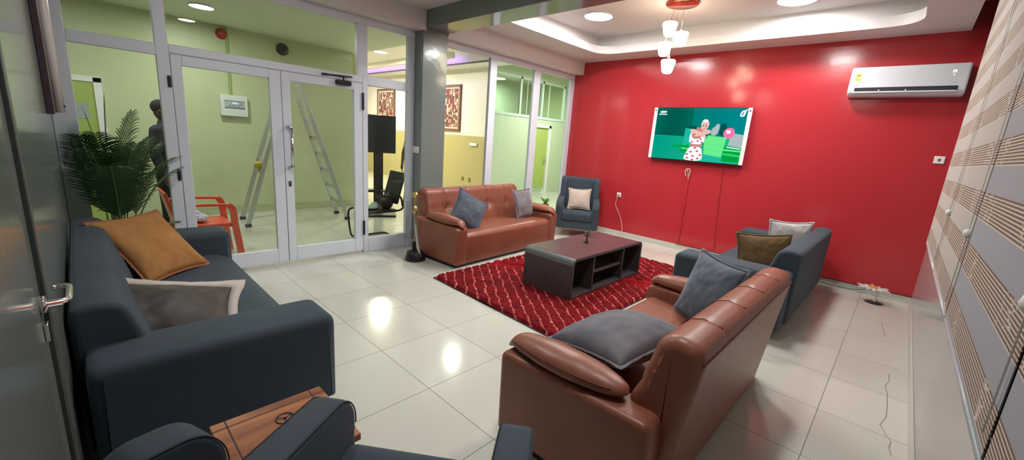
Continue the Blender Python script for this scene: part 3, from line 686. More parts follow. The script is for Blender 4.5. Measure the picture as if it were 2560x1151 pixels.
# striped blinds
SP = [(-3.13, -1.75), (-4.235, -3.15), (-5.46, -4.265), (-6.70, -5.485)]
LB = ['striped zebra blind nearest the red wall', 'striped zebra blind second from the red wall', 'striped zebra blind with a pale steel bottom rail, third from the red wall', 'striped zebra blind at the right edge, closest to the camera']
for i, (a, b) in enumerate(SP):
    t = thing('roller_blind', LB[i], 'blind', (5.2, (a + b) / 2, 0), 0, 'striped blinds on the window wall')
    bm = NB(); h = (b - a) / 2
    n = 60
    for k, xo in enumerate((0, .028)):
        ph = [0, 0]
        box(bm, xo - .0012, xo + .0012, -h, h, 1.0 + (.0), 3.04)
    obj('fabric_panel', bm, M_blindA if i < 2 else M_blindB, t)
    bm = NB(); tube(bm, [(.014, -h, .985), (.014, h, .985)], .017, 12); obj('bottom_rail', bm, pmat('pale steel rail', (.62, .66, .74), .3, .3), t)
    bm = NB(); box(bm, -.02, .05, -h, h, 3.03, 3.09, .006, 2); obj('headbox', bm, M_white, t)
    bm = NB(); tube(bm, [(-.008, -h + .02, 1.05), (-.008, -h + .02, 3.03)], .002, 5); lathe(bm, [(0, 0), (.012, .006), (.016, .02), (.012, .036), (0, .04)], 12, (-.008, -h + .02, 1.33)); obj('pull_cord', bm, M_white, t)

# white ridged panel on the left wall
t = thing('wall_panel', 'tall white ridged plastic panel high on the grey left wall', 'wall panel', (.55, YL, 1.54))
bm = NB(); box(bm, -.3, .35, 0, .035, 0, 1.25, .004, 1); obj('back_plate', bm, pmat('dark plum board', (.05, .025, .035), .4), t)
bm = NB()
for k in range(3): tube(bm, [(-.26 + k * .11, .05, .01), (-.26 + k * .11, .05, 1.22)], .03, 10)
obj('ridge', bm, pmat('ivory plastic', (.68, .64, .62), .35), t)
for k in range(3):
    bm = NB(); box(bm, -.275 + k * .11, -.245 + k * .11, .075, .085, .05, .06); obj('slot', bm, M_black, t)

# ================================================================== SEATING
def legs_angled(t, W, D, h, inset=.1, mat=None):
    for sx in (-1, 1):
        for sy in (-1, 1):
            bm = NB(); x, y = sx * (W / 2 - inset), sy * (D / 2 - inset)
            tube(bm, [(x, y, h), (x + sx * .04, y + sy * .03, 0)], [.013, .009], 10)
            tube(bm, [(x - sx * .07, y, h), (x + sx * .036, y + sy * .03, .012)], [.007, .006], 8)
            box(bm, x - .05, x + .05, y - .03, y + .03, h - .004, h + .004)
            obj('leg', bm, mat or M_gold, t)
def navy_sofa(label, loc, rz, W=2.5, D=.98):
    t = thing('slate_sofa', label, 'sofa', loc, rz, None); aw = .32; h = .115
    bm = NB(); box(bm, -W / 2 + aw - .01, W / 2 - aw + .01, -D / 2 + .06, D / 2 - .02, h, .30, .02, 3); obj('base', bm, M_navy, t)
    prof = roundpoly([(-D / 2 + .01, .27), (-D / 2 + .0, .36), (-D / 2 + .12, .425), (D / 2 - .22, .41), (D / 2 - .2, .27)], [.03, .07, .1, .03, .02], 5)
    bm = NB(); soft(bm, prof, -W / 2 + aw, W / 2 - aw, .012, 'x', 8); obj('seat', bm, M_navy, t)
    ap = roundpoly([(-D / 2, h), (-D / 2 - .0, .615), (D / 2 - .03, .63), (D / 2 - .03, h)], [.02, .06, .05, .02], 5)
    for s in (-1, 1):
        a, b = sorted((s * W / 2, s * (W / 2 - aw))); bm = NB(); soft(bm, ap, a, b, .045, 'x'); ar = obj('arm', bm, M_navy, t)
    bp = roundpoly([(D / 2 - .30, .30), (D / 2 - .27, .50), (D / 2 - .175, .79), (D / 2 - .10, .815), (D / 2 - .015, .80), (D / 2, .76), (D / 2 - .01, h)], [.02, .1, .05, .04, .03, .02, .02], 5)
    bm = NB(); soft(bm, bp, -W / 2 + .24, W / 2 - .24, .03, 'x', 10); obj('backrest', bm, M_navy, t)
    legs_angled(t, W - .04, D - .06, h, .09)
    return t
navy_sofa('long slate blue fabric sofa against the left wall with mustard and taupe cushions', (1.665, -6.355, 0), PI, 2.5, .97)
navy_sofa('slate blue fabric sofa with brown and silver cushions in front of the red wall corner', (3.95, -1.46, 0), -PI / 2, 2.5, 1.0)

def leather_sofa(label, loc, rz, W, tuft=True):
    t = thing('leather_sofa', label, 'sofa', loc, rz, 'cognac leather sofas'); D = .88; aw = .19
    bm = NB(); box(bm, -W / 2 + .03, W / 2 - .03, -D / 2 + .03, D / 2 - .05, 0, .045); obj('plinth', bm, M_black, t)
    pf = roundpoly([(-D / 2, .04), (-D / 2 - .005, .38), (-D / 2 + .05, .425), (D / 2 - .25, .405), (D / 2 - .2, .04)], [.015, .03, .09, .03, .01], 5)
    bm = NB(); soft(bm, pf, -W / 2 + aw - .02, W / 2 - aw + .02, .012, 'x', 10); obj('seat', bm, M_leather, t)
    for s in (-1, 1):
        ap = roundpoly([(-D / 2 - .01, .04), (-D / 2 - .02, .505), (D / 2 - .06, .525), (D / 2 - .05, .04)], [.015, .05, .05, .02], 5)
        a, b = sorted((s * W / 2, s * (W / 2 - aw))); bm = NB(); soft(bm, ap, a, b, .03, 'x'); ar = obj('arm', bm, M_leather, t)
        # padded roll lying on the arm
        bm = NB(); n1, n2 = 36, 20; rings = []
        for i in range(n1 + 1):
            u_ = i / n1; y = -D / 2 - .035 + u_ * (D * .80); e = math.sin(PI * min(max(u_, .0), 1)) ** .38 if 0 < u_ < 1 else 0
            e = max(e, .02); ring = []
            drop = -.05 * max(0, 1 - u_ / .12) ** 2
            for j in range(n2):
                th = 2 * PI * j / n2; cx_, cz_ = math.cos(th), math.sin(th)
                wv = 1 + .05 * noise.noise(Vector((u_ * 9, j * .6, W + s * 5)))
                ring.append(bm.verts.new((s * (W / 2 - aw * .55) + cx_ * .105 * e * wv, y, .545 + drop + .012 * u_ + (cz_ * .072 * e * wv if cz_ > 0 else cz_ * .045 * e))))
            rings.append(ring)
        for A, B in zip(rings, rings[1:]):
            for j in range(n2): f = bm.faces.new((A[j], A[(j + 1) % n2], B[(j + 1) % n2], B[j])); f.smooth = True
        bm.faces.new(rings[0][::-1]); bm.faces.new(rings[-1])
        pad = obj('arm_pad', bm, M_leather, t)
        bm = NB(); pts = []
        for i in range(3, n1 - 2): u_ = i / n1; e = math.sin(PI * u_) ** .38; pts.append((s * (W / 2 - aw * .55) + s * .098 * e, -D / 2 - .035 + u_ * D * .8, .565 - .05 * max(0, 1 - u_ / .12) ** 2 + .012 * u_))
        tube(bm, pts, .0035, 6); obj('seam', bm, M_leaseam, pad)
    # backrest : reclining, rolled top
    bp = roundpoly([(D / 2 - .27, .34), (D / 2 - .235, .50), (D / 2 - .16, .74), (D / 2 - .135, .845), (D / 2 - .06, .885), (D / 2 + .035, .865), (D / 2 + .055, .80), (D / 2 - .03, .04), (D / 2 - .16, .04)], [.02, .06, .05, .06, .06, .05, .03, .01, .01], 7)
    BW = W / 2 - aw * .62; nt_ = 4; tx = [(-.5 + (k + .5) / nt_) * (2 * BW - .25) for k in range(nt_)]
    def dent(co, q, nn):
        if q.y > .42 and q.x < D / 2 - .1:
            dz = 0
            for x_ in tx:
                r2 = ((co.x - x_) ** 2 + (co.z - .62) ** 2)
                dz += .028 * math.exp(-r2 / .0035)
                dz += .010 * math.exp(-((co.x - x_) ** 2) / .0006) * max(0, min(1, (co.z - .45) / .1))
            dz += .010 * math.exp(-((co.z - .62) ** 2) / .0012)
            co.y += dz
        elif q.y > .8:
            for x_ in tx: co.z -= .007 * math.exp(-((co.x - x_) ** 2) / .0003)
        return co
    # refine the profile for the dents
    P2 = []
    for i in range(len(bp)):
        a, b = bp[i], bp[(i + 1) % len(bp)]; k = max(1, int((b - a).length / .035))
        for j in range(k): P2.append(a.lerp(b, j / k))
    bm = NB(); soft(bm, P2, -BW, BW, .05, 'x', 90, 6, dent); br = obj('backrest', bm, M_leather, t)
    for x_ in tx:
        bm = NB(); bmesh.ops.create_uvsphere(bm, u_segments=12, v_segments=8, radius=.013, matrix=Matrix.Translation((x_, D / 2 - .185 + .012, .622))); obj('button', bm, M_leather, br, True)
        bm = NB(); tube(bm, [(x_, D / 2 - .155, .80), (x_, D / 2 - .128, .853), (x_, D / 2 - .06, .877), (x_, D / 2 + .025, .862)], .0022, 5); obj('seam', bm, M_leaseam, br)
    bm = NB(); tube(bm, [(-BW + .02, D / 2 + .053, .80), (BW - .02, D / 2 + .053, .80)], .004, 6); obj('piping', bm, M_leaseam, br)
    return t
leather_sofa('cognac leather sofa beside the grey pillar under the tall window', (.745, -2.70, 0), PI / 2 + .06, 2.12)
leather_sofa('cognac leather sofa in the foreground seen from behind its near arm', (4.06, -4.35, 0), -PI / 2, 1.90)

def armchair(label, loc, rz, wings=True, W=.74, D=.74, hi=1.0, zk=1.0):
    t = thing('slate_armchair', label, 'armchair', loc, rz, 'slate blue armchairs'); h = .15; aw = .115
    bm = NB(); box(bm, -W / 2 + aw - .01, W / 2 - aw + .01, -D / 2 + .02, D / 2 - .05, h, .29, .015, 3); obj('base', bm, M_navy, t)
    sp = roundpoly([(-D / 2 + .005, .29), (-D / 2 - .0, .42), (-D / 2 + .06, .455), (D / 2 - .15, .44), (D / 2 - .15, .29)], [.02, .04, .06, .02, .01], 5)
    bm = NB(); soft(bm, sp, -W / 2 + aw, W / 2 - aw, .02, 'x', 4); obj('seat_cushion', bm, M_navy, t)
    for s in (-1, 1):
        ap = roundpoly([(-D / 2 + .02, h), (-D / 2 - .015, .54), (-D / 2 + .05, .615), (D / 2 - .12, .655), (D / 2 - .04, .66), (D / 2 - .05, h)], [.02, .07, .09, .05, .02, .02], 6)
        a, b = sorted((s * W / 2, s * (W / 2 - aw))); bm = NB(); soft(bm, ap, a, b, .02, 'x'); ar = obj('arm', bm, M_navy, t)
        bm = NB()
        for xx in (s * (W / 2 - aw + .004), s * (W / 2 - .004)):
            tube(bm, [(xx, v.x * 1.0, v.y - .004) for v in ap if v.y > .3][:], .0025, 5)
        obj('seam', bm, M_seam, ar)
        if wings:
            wp = roundpoly([(D / 2 - .26, .56), (D / 2 - .24, .74), (D / 2 - .20, hi - .02), (D / 2 - .02, hi + .005), (D / 2 - .01, .56)], [.03, .06, .06, .03, .02], 6)
            a, b = sorted((s * (W / 2 - .02), s * (W / 2 - .125))); bm = NB(); soft(bm, wp, a, b, .025, 'x'); obj('wing', bm, M_navy, t)
    bp = roundpoly([(D / 2 - .19, .38), (D / 2 - .13, hi - .03), (D / 2 - .08, hi), (D / 2 - .02, hi - .005), (D / 2, .3), (D / 2 - .04, h), (D / 2 - .14, h)], [.03, .05, .04, .03, .02, .02, .02], 5)
    bm = NB(); soft(bm, bp, -W / 2 + .11, W / 2 - .11, .02, 'x', 4); obj('backrest', bm, M_navy, t)
    legs_angled(t, W, D, h, .08)
    if zk != 1:
        for q in t.children_recursive: q.data.transform(Matrix.Diagonal((1, 1, zk, 1)))
    return t
armchair('slate blue wing armchair with a champagne cushion in front of the red wall', (.83, -.62, 0), math.radians(33))

# foreground chairs (front edge of the picture)
armchair('slate blue armchair at the bottom edge with its seat and both arms showing', (4.12, -6.25, 0), math.radians(-143), False, .76, .66, .70, 1.13)
# chair whose single arm shows beside the small table
t = thing('slate_armchair', 'slate blue armchair at the bottom left, only its rounded arm showing', 'armchair', (3.475, -6.635, 0), math.radians(-160), 'slate blue armchairs')
ap = roundpoly([(-.10, .10), (-.13, .52), (-.06, .625), (.10, .64), (.17, .60), (.17, .10)], [.02, .08, .1, .08, .04, .02], 6)
bm = NB(); soft(bm, ap, -.075, .065, .02, 'x'); ar = obj('arm', bm, M_navy, t)
bm = NB(); tube(bm, [(-.072, v.x, v.y - .004) for v in ap if v.y > .2], .0025, 5); obj('seam', bm, M_seam, ar)
bm = NB(); box(bm, .06, .26, -.06, .12, .12, .36, .03, 3); obj('seat', bm, M_navy, t)

# ================================================================== CUSHIONS
def pillow(label, c, u, v, w, h, T, mat, mat2=None, pipe=None, fold=0, seed=0, name='throw_pillow', group='cushions on the seats', sag=0, fw=.016):
    u = Vector(u).normalized(); v = Vector(v); v = (v - u * v.dot(u)).normalized(); nrm = u.cross(v)
    t_ = bpy.data.objects
    n = 36; c = Vector(c)
    bm = NB()
    def P(s, q, side):
        ed = 1 - .075 * (1 - q * q) ** 1; ed2 = 1 - .075 * (1 - s * s)
        x = s * w / 2 * ed; y = q * h / 2 * ed2
        k = max(0, (1 - s ** 2)) * max(0, (1 - q ** 2))
        z = side * T / 2 * k ** .42
        ns = Vector((x * 7 + seed, y * 7, side * 2.0 + seed * .3))
        edge = min(1, k * 4 + .0)
        z += side * (.010 * noise.noise(ns) + .006 * noise.noise(ns * 2.7)) * edge
        # creases running in from the corners
        z -= side * .008 * abs(math.sin((abs(s) - abs(q)) * 9)) * (abs(s * q)) * edge
        z += fold * (abs(s) * abs(q)) * .06 - sag * (1 - s * s) * .05
        return Vector((x, y, z))
    def W_(p): return u * p.x + v * p.y + nrm * p.z
    g = {}
    for side in (1, -1):
        for i in range(n + 1):
            for j in range(n + 1):
                s, q = -math.cos(PI * i / n) * .5 + (2 * i / n - 1) * .5, -math.cos(PI * j / n) * .5 + (2 * j / n - 1) * .5
                if side == -1 and (i in (0, n) or j in (0, n)): g[(side, i, j)] = g[(1, i, j)]
                else: g[(side, i, j)] = bm.verts.new(W_(P(s, q, side)))
        for i in range(n):
            for j in range(n):
                q4 = [g[(side, i, j)], g[(side, i + 1, j)], g[(side, i + 1, j + 1)], g[(side, i, j + 1)]]
                f = bm.faces.new(q4 if side == 1 else q4[::-1]); f.smooth = True; f.material_index = 0 if side == 1 or not mat2 else 1
    o = obj(name, bm, [mat, mat2] if mat2 else mat, None); o.location = c; tag(o, label, 'cushion', group)
    # flange : flat rim with its own stitched edge
    bm = NB(); rim = []
    for k in range(4 * 24):
        e, f_ = divmod(k, 24); a = -1 + 2 * f_ / 24
        s, q = ((a, -1), (1, a), (-a, 1), (-1, -a))[e]
        rim.append((s, q))
    inn = [P(s, q, 1) for s, q in rim]
    out = []
    for (s, q), p in zip(rim, inn):
        d = Vector((p.x, p.y, 0)).normalized(); sc = fw * (1 + .5 * (abs(s * q)) ** 3)
        wob = .005 * noise.noise(Vector((s * 6, q * 6, seed + 3)))
        out.append(p + Vector((math.copysign(sc, s) if abs(s) > .97 else s * sc * .4, math.copysign(sc, q) if abs(q) > .97 else q * sc * .4, wob)))
    N_ = len(rim)
    th = .003
    L = [[bm.verts.new(W_(p + Vector((0, 0, dz)))) for p in ring] for ring, dz in ((inn, th), (out, th * .6), (out, -th * .6), (inn, -th))]
    for a in range(4):
        A, B = L[a], L[(a + 1) % 4]
        for k in range(N_):
            f = bm.faces.new((A[k], A[(k + 1) % N_], B[(k + 1) % N_], B[k])); f.smooth = True
    obj('flange', bm, pipe or mat, o)
    return o
pillow('mustard velvet cushion leaning at the far end of the left wall sofa', (1.0, -6.425, .625), (-.29, .36, 0), (-.41, -.18, .42), .50, .56, .17, M_mustard, pipe=pmat('rust piping', (.30, .10, .035), .7), seed=1)
pillow('taupe satin cushion with pale edge leaning near the close arm of the left wall sofa', (2.17, -6.475, .53), (.08, .52, -.11), (-.33, -.03, .17), .57, .40, .14, M_taupe, M_taupel, M_taupel, seed=2, fw=.05)
pillow('blue grey cushion standing on its corner at the pillar end of the leather sofa', (.93, -3.27, .63), (.30, .75, -.45), (-.2, .6, .7), .44, .44, .15, M_greyvel2, seed=3)
pillow('grey lilac cushion upright at the red wall end of the pillar side leather sofa', (.76, -2.02, .63), (-.15, .95, 0), (-.30, -.05, .95), .46, .42, .15, M_greyvel3, seed=4)
pillow('champagne cushion on the wing armchair', (.87, -.67, .64), (.83, .55, .03), (-.16, .26, .95), .36, .34, .12, M_cream, seed=5)
pillow('large grey velvet cushion lying flat on the foreground leather sofa', (3.985, -4.74, .56), (.52, -.12, .10), (.03, .61, .02), .53, .57, .25, M_greyvel, seed=6)
pillow('smooth blue grey cushion leaning at the far end of the foreground leather sofa', (4.13, -3.80, .655), (.75, -.62, 0), (.14, .26, .9), .50, .48, .17, M_greyvel2, seed=7)
pillow('olive brown velvet cushion on the slate sofa by the red wall, nearest the camera', (4.05, -1.88, .60), (.66, .42, .05), (.10, .30, .75), .50, .42, .14, M_brownvel, seed=8)
pillow('pale silver cushion behind the olive brown one on the slate sofa', (4.12, -1.12, .66), (.62, .60, .0), (.20, .20, .85), .48, .46, .15, M_lilac, seed=9)

# ================================================================== RUG
t = thing('shag_rug', 'red shag rug with thin pink diagonal lines under the coffee table', 'rug', (0, 0, 0))
C4 = [Vector((1.355, -4.11)), Vector((3.17, -4.18)), Vector((3.18, -1.15)), Vector((1.30, -1.15))]
bm = NB(); nx, ny = 300, 440; col = bm.verts.layers.float_color.new('rugcol'); grid = []
for i in range(nx + 1):
    row = []
    for j in range(ny + 1):
        a, b = i / nx, j / ny
        p = C4[0].lerp(C4[1], a).lerp(C4[3].lerp(C4[2], a), b)
        ed = min(a, 1 - a) * 1.83; ed2 = min(b, 1 - b) * 3.0; e = min(ed, ed2)
        k = min(1, e / .02)
        s = .6 * p.x + .8 * p.y + 0.020 * noise.noise(Vector((p.x * 9, p.y * 9, 0))) + .014 * noise.noise(Vector((p.x * 40, p.y * 40, 3)))
        d = abs(((s / .104) % 1) - .5) * .104
        band = (-.49 * p.x + .87 * p.y + 3.42) + .02 * noise.noise(Vector((p.x * 3, p.y * 3, 7)))      # plain wave bands
        inb = math.exp(-((band) / .16) ** 4)
        inb2 = math.exp(-(((band - 1.25)) / .10) ** 4)
        q = (1 - max(inb, inb2)) * max(0, min(1, (.0062 + .005 * noise.noise(Vector((p.x * 25, p.y * 25, 1))) - d) / .004))
        z = .030 * k + .009 * noise.noise(Vector((p.x * 30, p.y * 30, 0))) * k + .006 * noise.noise(Vector((p.x * 75, p.y * 75, 2))) * k
        z += k * .010 * max(0, min(1, (d - .008) / .012)) * (1 - .8 * inb)
        z += inb * k * .020 * math.sin(band * 42)
        z += .02 * max(0, 1 - (abs(p.x - 2.25) / .25) ** 2) * max(0, 1 - b * 25) 
        v = bm.verts.new((p.x, p.y, max(z, .003)))
        base = Vector((.17, .003, .007)); tip = Vector((.30, .006, .010)); ln = Vector((.80, .24, .22))
        cc = base.lerp(tip, inb); cc = cc.lerp(ln, q)
        v[col] = (cc.x, cc.y, cc.z, 1); row.append(v)
    grid.append(row)
for i in range(nx):
    for j in range(ny): f = bm.faces.new((grid[i][j], grid[i + 1][j], grid[i + 1][j + 1], grid[i][j + 1])); f.smooth = True
pile = obj('pile', bm, rug_mat(), t); pile['kind'] = 'stuff'
bm = NB(); c5 = [p + (p - Vector((2.25, -2.65))).normalized() * .006 for p in C4]; prism(bm, [tuple(p) for p in c5], 0, .008); obj('backing', bm, M_rubber, t)

# ================================================================== COFFEE TABLE
t = thing('coffee_table', 'low dark wood coffee table with rounded waterfall edges and open shelves', 'coffee table', (2.43, -2.70, 0), 0)
X0, X1, Y0, Y1, HT = -.325, .325, -.74, .74, .465
zb = .035
outer = roundpoly([(Y0, zb), (Y0, HT), (Y1, HT), (Y1, zb)], [0, .07, .07, 0], 8)
inner = roundpoly([(Y1 - .028, zb), (Y1 - .028, HT - .028), (Y0 + .028, HT - .028), (Y0 + .028, zb)], [0, .045, .045, 0], 8)
bm = NB(); P = outer + inner
n = len(P); no = len(outer)
A = [bm.verts.new((X0, p.x, p.y)) for p in P]; B = [bm.verts.new((X1, p.x, p.y)) for p in P]
for k in range(no - 1):
    a, b_ = k, k + 1; c_, d_ = n - 2 - k, n - 1 - k
    bm.faces.new((A[a], A[b_], A[c_], A[d_])); bm.faces.new((B[d_], B[c_], B[b_], B[a]))
for k in range(n):
    f = bm.faces.new((A[k], A[(k + 1) % n], B[(k + 1) % n], B[k]))
for f in bm.faces:
    c = f.calc_center_median(); 
    mz = c.z > HT - .005
    f.material_index = 1 if mz else (2 if (c.z > HT - .085 and (abs(c.y) > Y1 - .075)) and abs(abs(c.x) - X1) > .01 else 0)
ob = obj('shell', bm, [M_wengegray, M_wenge, M_wengeedge], t)
bm = NB(); box(bm, X0, X1, Y0 + .028, Y1 - .028, zb, zb + .028, .002, 1); obj('bottom_board', bm, M_wengegray, t)
for y in (-.33, .30):
    bm = NB(); box(bm, X0 + .01, X1 - .01, y - .011, y + .011, zb + .028, HT - .028, .001, 1); obj('divider', bm, M_wengegray, t)
bm = NB(); box(bm, X0 + .03, X1 - .03, -.319, .289, .235, .255, .001, 1); obj('shelf', bm, M_wengegray, t)
for x_, y_ in ((-.28, -.68), (.28, -.68), (-.28, .68), (.28, .68)):
    bm = NB(); box(bm, x_ - .02, x_ + .02, y_ - .02, y_ + .02, .012, zb, .002, 1); obj('foot', bm, M_black, t)
t['label'] = 'low dark wood coffee table with rounded waterfall edges and open shelves'
# ornament tree
t = thing('ornament_tree', 'tiny black metal tree ornament on the coffee table', 'ornament', (2.40, -2.69, .466))
bm = NB(); lathe(bm, [(.026, 0), (.026, .006), (.012, .02), (.009, .05), (.008, .07), (0, .07)], 14); obj('trunk', bm, M_black, t)
bm = NB()
for k in range(9):
    a = 2 * PI * k / 9; r_ = .035 + .02 * (k % 2); e = Vector((math.cos(a) * r_, math.sin(a) * r_, .082 + .022 * (k % 3)))
    tube(bm, spline([(0, 0, .06), (e.x * .5, e.y * .5, .085 + .01 * (k % 2)), e], 4), .003, 5)
    bmesh.ops.create_icosphere(bm, subdivisions=1, radius=.011, matrix=Matrix.Translation(e) @ Matrix.Diagonal((1.3, 1.3, .7, 1)))
bmesh.ops.create_icosphere(bm, subdivisions=1, radius=.014, matrix=Matrix.Translation((0, 0, .12)))
obj('branch', bm, M_black, t)

# ================================================================== SIDE TABLE
t = thing('side_table', 'small reddish wood side table with a burnt round emblem between two armchairs', 'side table', (3.45, -6.30, 0), 0)
bm = NB(); tz = .45
box(bm, -.20, .20, -.205, .205, tz - .03, tz, .004, 2); obj('table_top', bm, M_wood, t)
Mgr = pmat('burnt groove', (.035, .012, .006), .6)
bm = NB(); a = .205
for y in (-.155, .155): box(bm, -.20, .20, y - .0025, y + .0025, tz - .001, tz + .0006)
box(bm, -.155, -.150, -.205, .205, tz - .001, tz + .0006); box(bm, .15, .155, -.205, .205, tz - .001, tz + .0006); obj('groove', bm, Mgr, t)
bm = NB(); ex, ey = -.07, .02
ring = [(ex + .032 * math.cos(q), ey + .032 * math.sin(q)) for q in [2 * PI * k / 40 for k in range(40)]]
tube(bm, [(x, y, tz + .0004) for x, y in ring], .003, 6, closed=True)
for k in range(3):
    q = PI / 2 + 2 * PI * k / 3 + .4; d = Vector((math.cos(q), math.sin(q))); nn = Vector((-d.y, d.x)); c = Vector((ex, ey))
    vs = [c + nn * .005 - d * .002, c + d * .018 + nn * .003, c + d * .031 + nn * .012, c + d * .031 - nn * .012, c + d * .018 - nn * .003, c - nn * .005 - d * .002]
    prism(bm, [tuple(p) for p in vs], tz, tz + .0008)
obj('emblem', bm, Mgr, t)
for sx in (-1, 1):
    for sy in (-1, 1):
        bm = NB(); box(bm, sx * .165 - .018, sx * .165 + .018, sy * .17 - .018, sy * .17 + .018, 0, tz - .03, .003, 1); obj('leg', bm, M_wood, t)

# ================================================================== SWORD AND STAND
t = thing('sword', 'silver sword with a brass lion hilt standing upright by the pillar', 'sword', (.66, -3.93, 0))
bm = NB()
pts = [(.10, .03, .06), (.075, .02, .18), (.045, .01, .34), (.03, .0, .5), (.02, 0, .62)]
sp_ = spline(pts, 8); rings = []
for i, p in enumerate(sp_):
    k = i / (len(sp_) - 1); w_ = .020 - .006 * k if i else .008; th = .005
    rings.append([bm.verts.new(p + Vector(q)) for q in ((-w_, -w_ * .4, 0), (0, -th, 0), (w_, w_ * .4, 0), (0, th, 0))])
for A_, B_ in zip(rings, rings[1:]):
    for j in range(4): bm.faces.new((A_[j], A_[(j + 1) % 4], B_[(j + 1) % 4], B_[j]))
bm.faces.new(rings[0][::-1]); bm.faces.new(rings[-1]); obj('blade', bm, M_steel, t)
bm = NB(); gx = .018
lathe(bm, [(.0, .60), (.02, .602), (.034, .625), (.036, .655), (.03, .69), (.017, .705), (.017, .71), (.021, .72), (.016, .73), (.021, .74), (.016, .75), (.021, .76), (.016, .77), (.021, .78), (.017, .79), (.02, .795)], 16, (gx, 0, 0))
o_ = obj('hilt', bm, M_brass, t)
bm = NB()
bmesh.ops.create_icosphere(bm, subdivisions=3, radius=1, matrix=Matrix.Translation((gx, 0, .835)) @ Matrix.Diagonal((.036, .036, .045, 1)))
for v in bm.verts: v.co += (v.co - Vector((gx, 0, .835))).normalized() * .007 * noise.noise(v.co * 60)
for s in (-1, 1): bmesh.ops.create_icosphere(bm, subdivisions=2, radius=.011, matrix=Matrix.Translation((gx + s * .02, -.022, .862)))
bmesh.ops.create_icosphere(bm, subdivisions=2, radius=.015, matrix=Matrix.Translation((gx + .012, -.032, .825)))
obj('pommel', bm, M_brass, o_, True)
t = thing('sword_stand', 'black round stepped base holding the sword at the foot of the pillar', 'stand', (.66, -3.90, 0))
bm = NB(); lathe(bm, [(.0, 0), (.125, 0), (.128, .02), (.118, .035), (.122, .05), (.112, .065), (.108, .10), (.095, .115), (.05, .12), (0, .12)], 40); obj('base', bm, M_black, t)
bm = NB(); box(bm, -.055, -.02, -.02, .02, .11, .23, .006, 2); obj('holder', bm, M_black, t)
bm = NB(); lathe(bm, [(0, .225), (.018, .23), (.02, .25), (.012, .262), (0, .265)], 14, (-.04, 0, 0)); obj('green_tip', bm, pmat('moss green', (.16, .24, .10), .6), t)

# ================================================================== PALM
def frond(bmL, bmS, root, direction, L_, droop, nl=26, w=.012, ll=.20, seed=0):
    rnd = random.Random(seed); d = Vector(direction).normalized(); side = d.cross(Vector((0, 0, 1)))
    if side.length < .1: side = Vector((1, 0, 0))
    side.normalize(); hd = Vector((d.x, d.y, 0)); hd = hd.normalized() if hd.length > .01 else Vector((0, 1, 0))
    pts = []; p = Vector(root); v = d.copy(); N_ = 20
    for i in range(N_ + 1):
        pts.append(p.copy()); p = p + v * (L_ / N_); v = (v + (hd * .7 + Vector((0, 0, -1))) * droop * (i / N_) ** 1.3 / N_ * 2).normalized()
    tube(bmS, pts, [.006 * (1 - .8 * i / N_) + .0008 for i in range(N_ + 1)], 5)
    s0 = .40
    for k in range(nl):
        f = s0 + (1 - s0) * (k + .5) / nl; x = f * N_; i = min(int(x), N_ - 1); a = pts[i].lerp(pts[i + 1], x - i); tg = (pts[i + 1] - pts[i]).normalized()
        l = ll * (math.sin(PI * ((f - s0) / (1 - s0) * .8 + .17)) ** .6) * rnd.uniform(.9, 1.08)
        for s in (-1, 1):
            dr = (side * s * .8 + tg * .75 + Vector((0, 0, .22))).normalized(); q = a.copy(); nn = dr.cross(tg).normalized(); wd = dr.cross(nn).normalized()
            prev = None; seg = 5
            for m_ in range(seg + 1):
                u_ = m_ / seg; wi = w * math.sin(PI * (u_ * .85 + .12)) * .5
                L2 = [bmL.verts.new(q - wd * wi), bmL.verts.new(q + Vector((0, 0, -.002))), bmL.verts.new(q + wd * wi)]
                if prev:
                    bmL.faces.new((prev[0], prev[1], L2[1], L2[0])).smooth = True; bmL.faces.new((prev[1], prev[2], L2[2], L2[1])).smooth = True
                prev = L2; dr2 = (dr + Vector((0, 0, -.75 * u_))).normalized(); q = q + dr2 * l / seg
M_leaf = pmat('palm leaf', (.035, .105, .03), .4, var=(6, (.06, .16, .05)))
M_stem = pmat('palm stem', (.22, .28, .10), .5)
t = thing('potted_palm', 'tall green areca palm in the corner behind the long slate sofa', 'plant', (.20, -6.57, 0))
bm = NB(); lathe(bm, [(0, 0), (.10, 0), (.14, .30), (.15, .31), (.15, .34), (.135, .34), (.13, .32), (0, .32)], 28); obj('pot', bm, pmat('plant pot', (.25, .22, .2), .5), t)
bL, bS = NB(), NB()
FR = [((.08, .02, 1), 1.40, .3, .25), ((.05, .10, 1), 1.30, .35, .25), ((.06, -.03, 1), 1.28, .5, .24), ((.22, -.03, 1), 1.25, .9, .25), ((.40, -.06, 1), 1.3, 1.0, .24), ((-.01, .20, 1), 1.1, .7, .22), ((.03, .28, 1), .95, .9, .20),
      ((.04, .55, .62), .55, .8, .12), ((.1, .18, 1), 1.05, 1.0, .22), ((.2, .08, 1), 1.15, .8, .24), ((.15, -.05, 1), 1.15, .7, .24), ((.3, .06, 1), 1.1, 1.0, .24), ((.12, .06, 1), 1.0, .6, .22), ((.5, -.03, 1), 1.2, .9, .24), ((.1, .14, 1), 1.12, .5, .24)]
for i, (d, L_, dr, ll) in enumerate(FR): frond(bL, bS, (random.uniform(-.04, .04), random.uniform(-.04, .04), .31), d, L_, dr, 28, .018, ll, i)
for b_ in (bL, bS):
    for v in b_.verts:
        if v.co.x < -.155: v.co.x = -.155 + random.uniform(0, .01)
        if v.co.y < -.265: v.co.y = -.265 + random.uniform(0, .01)
obj('leaves', bL, M_leaf, t); obj('stems', bS, M_stem, t)
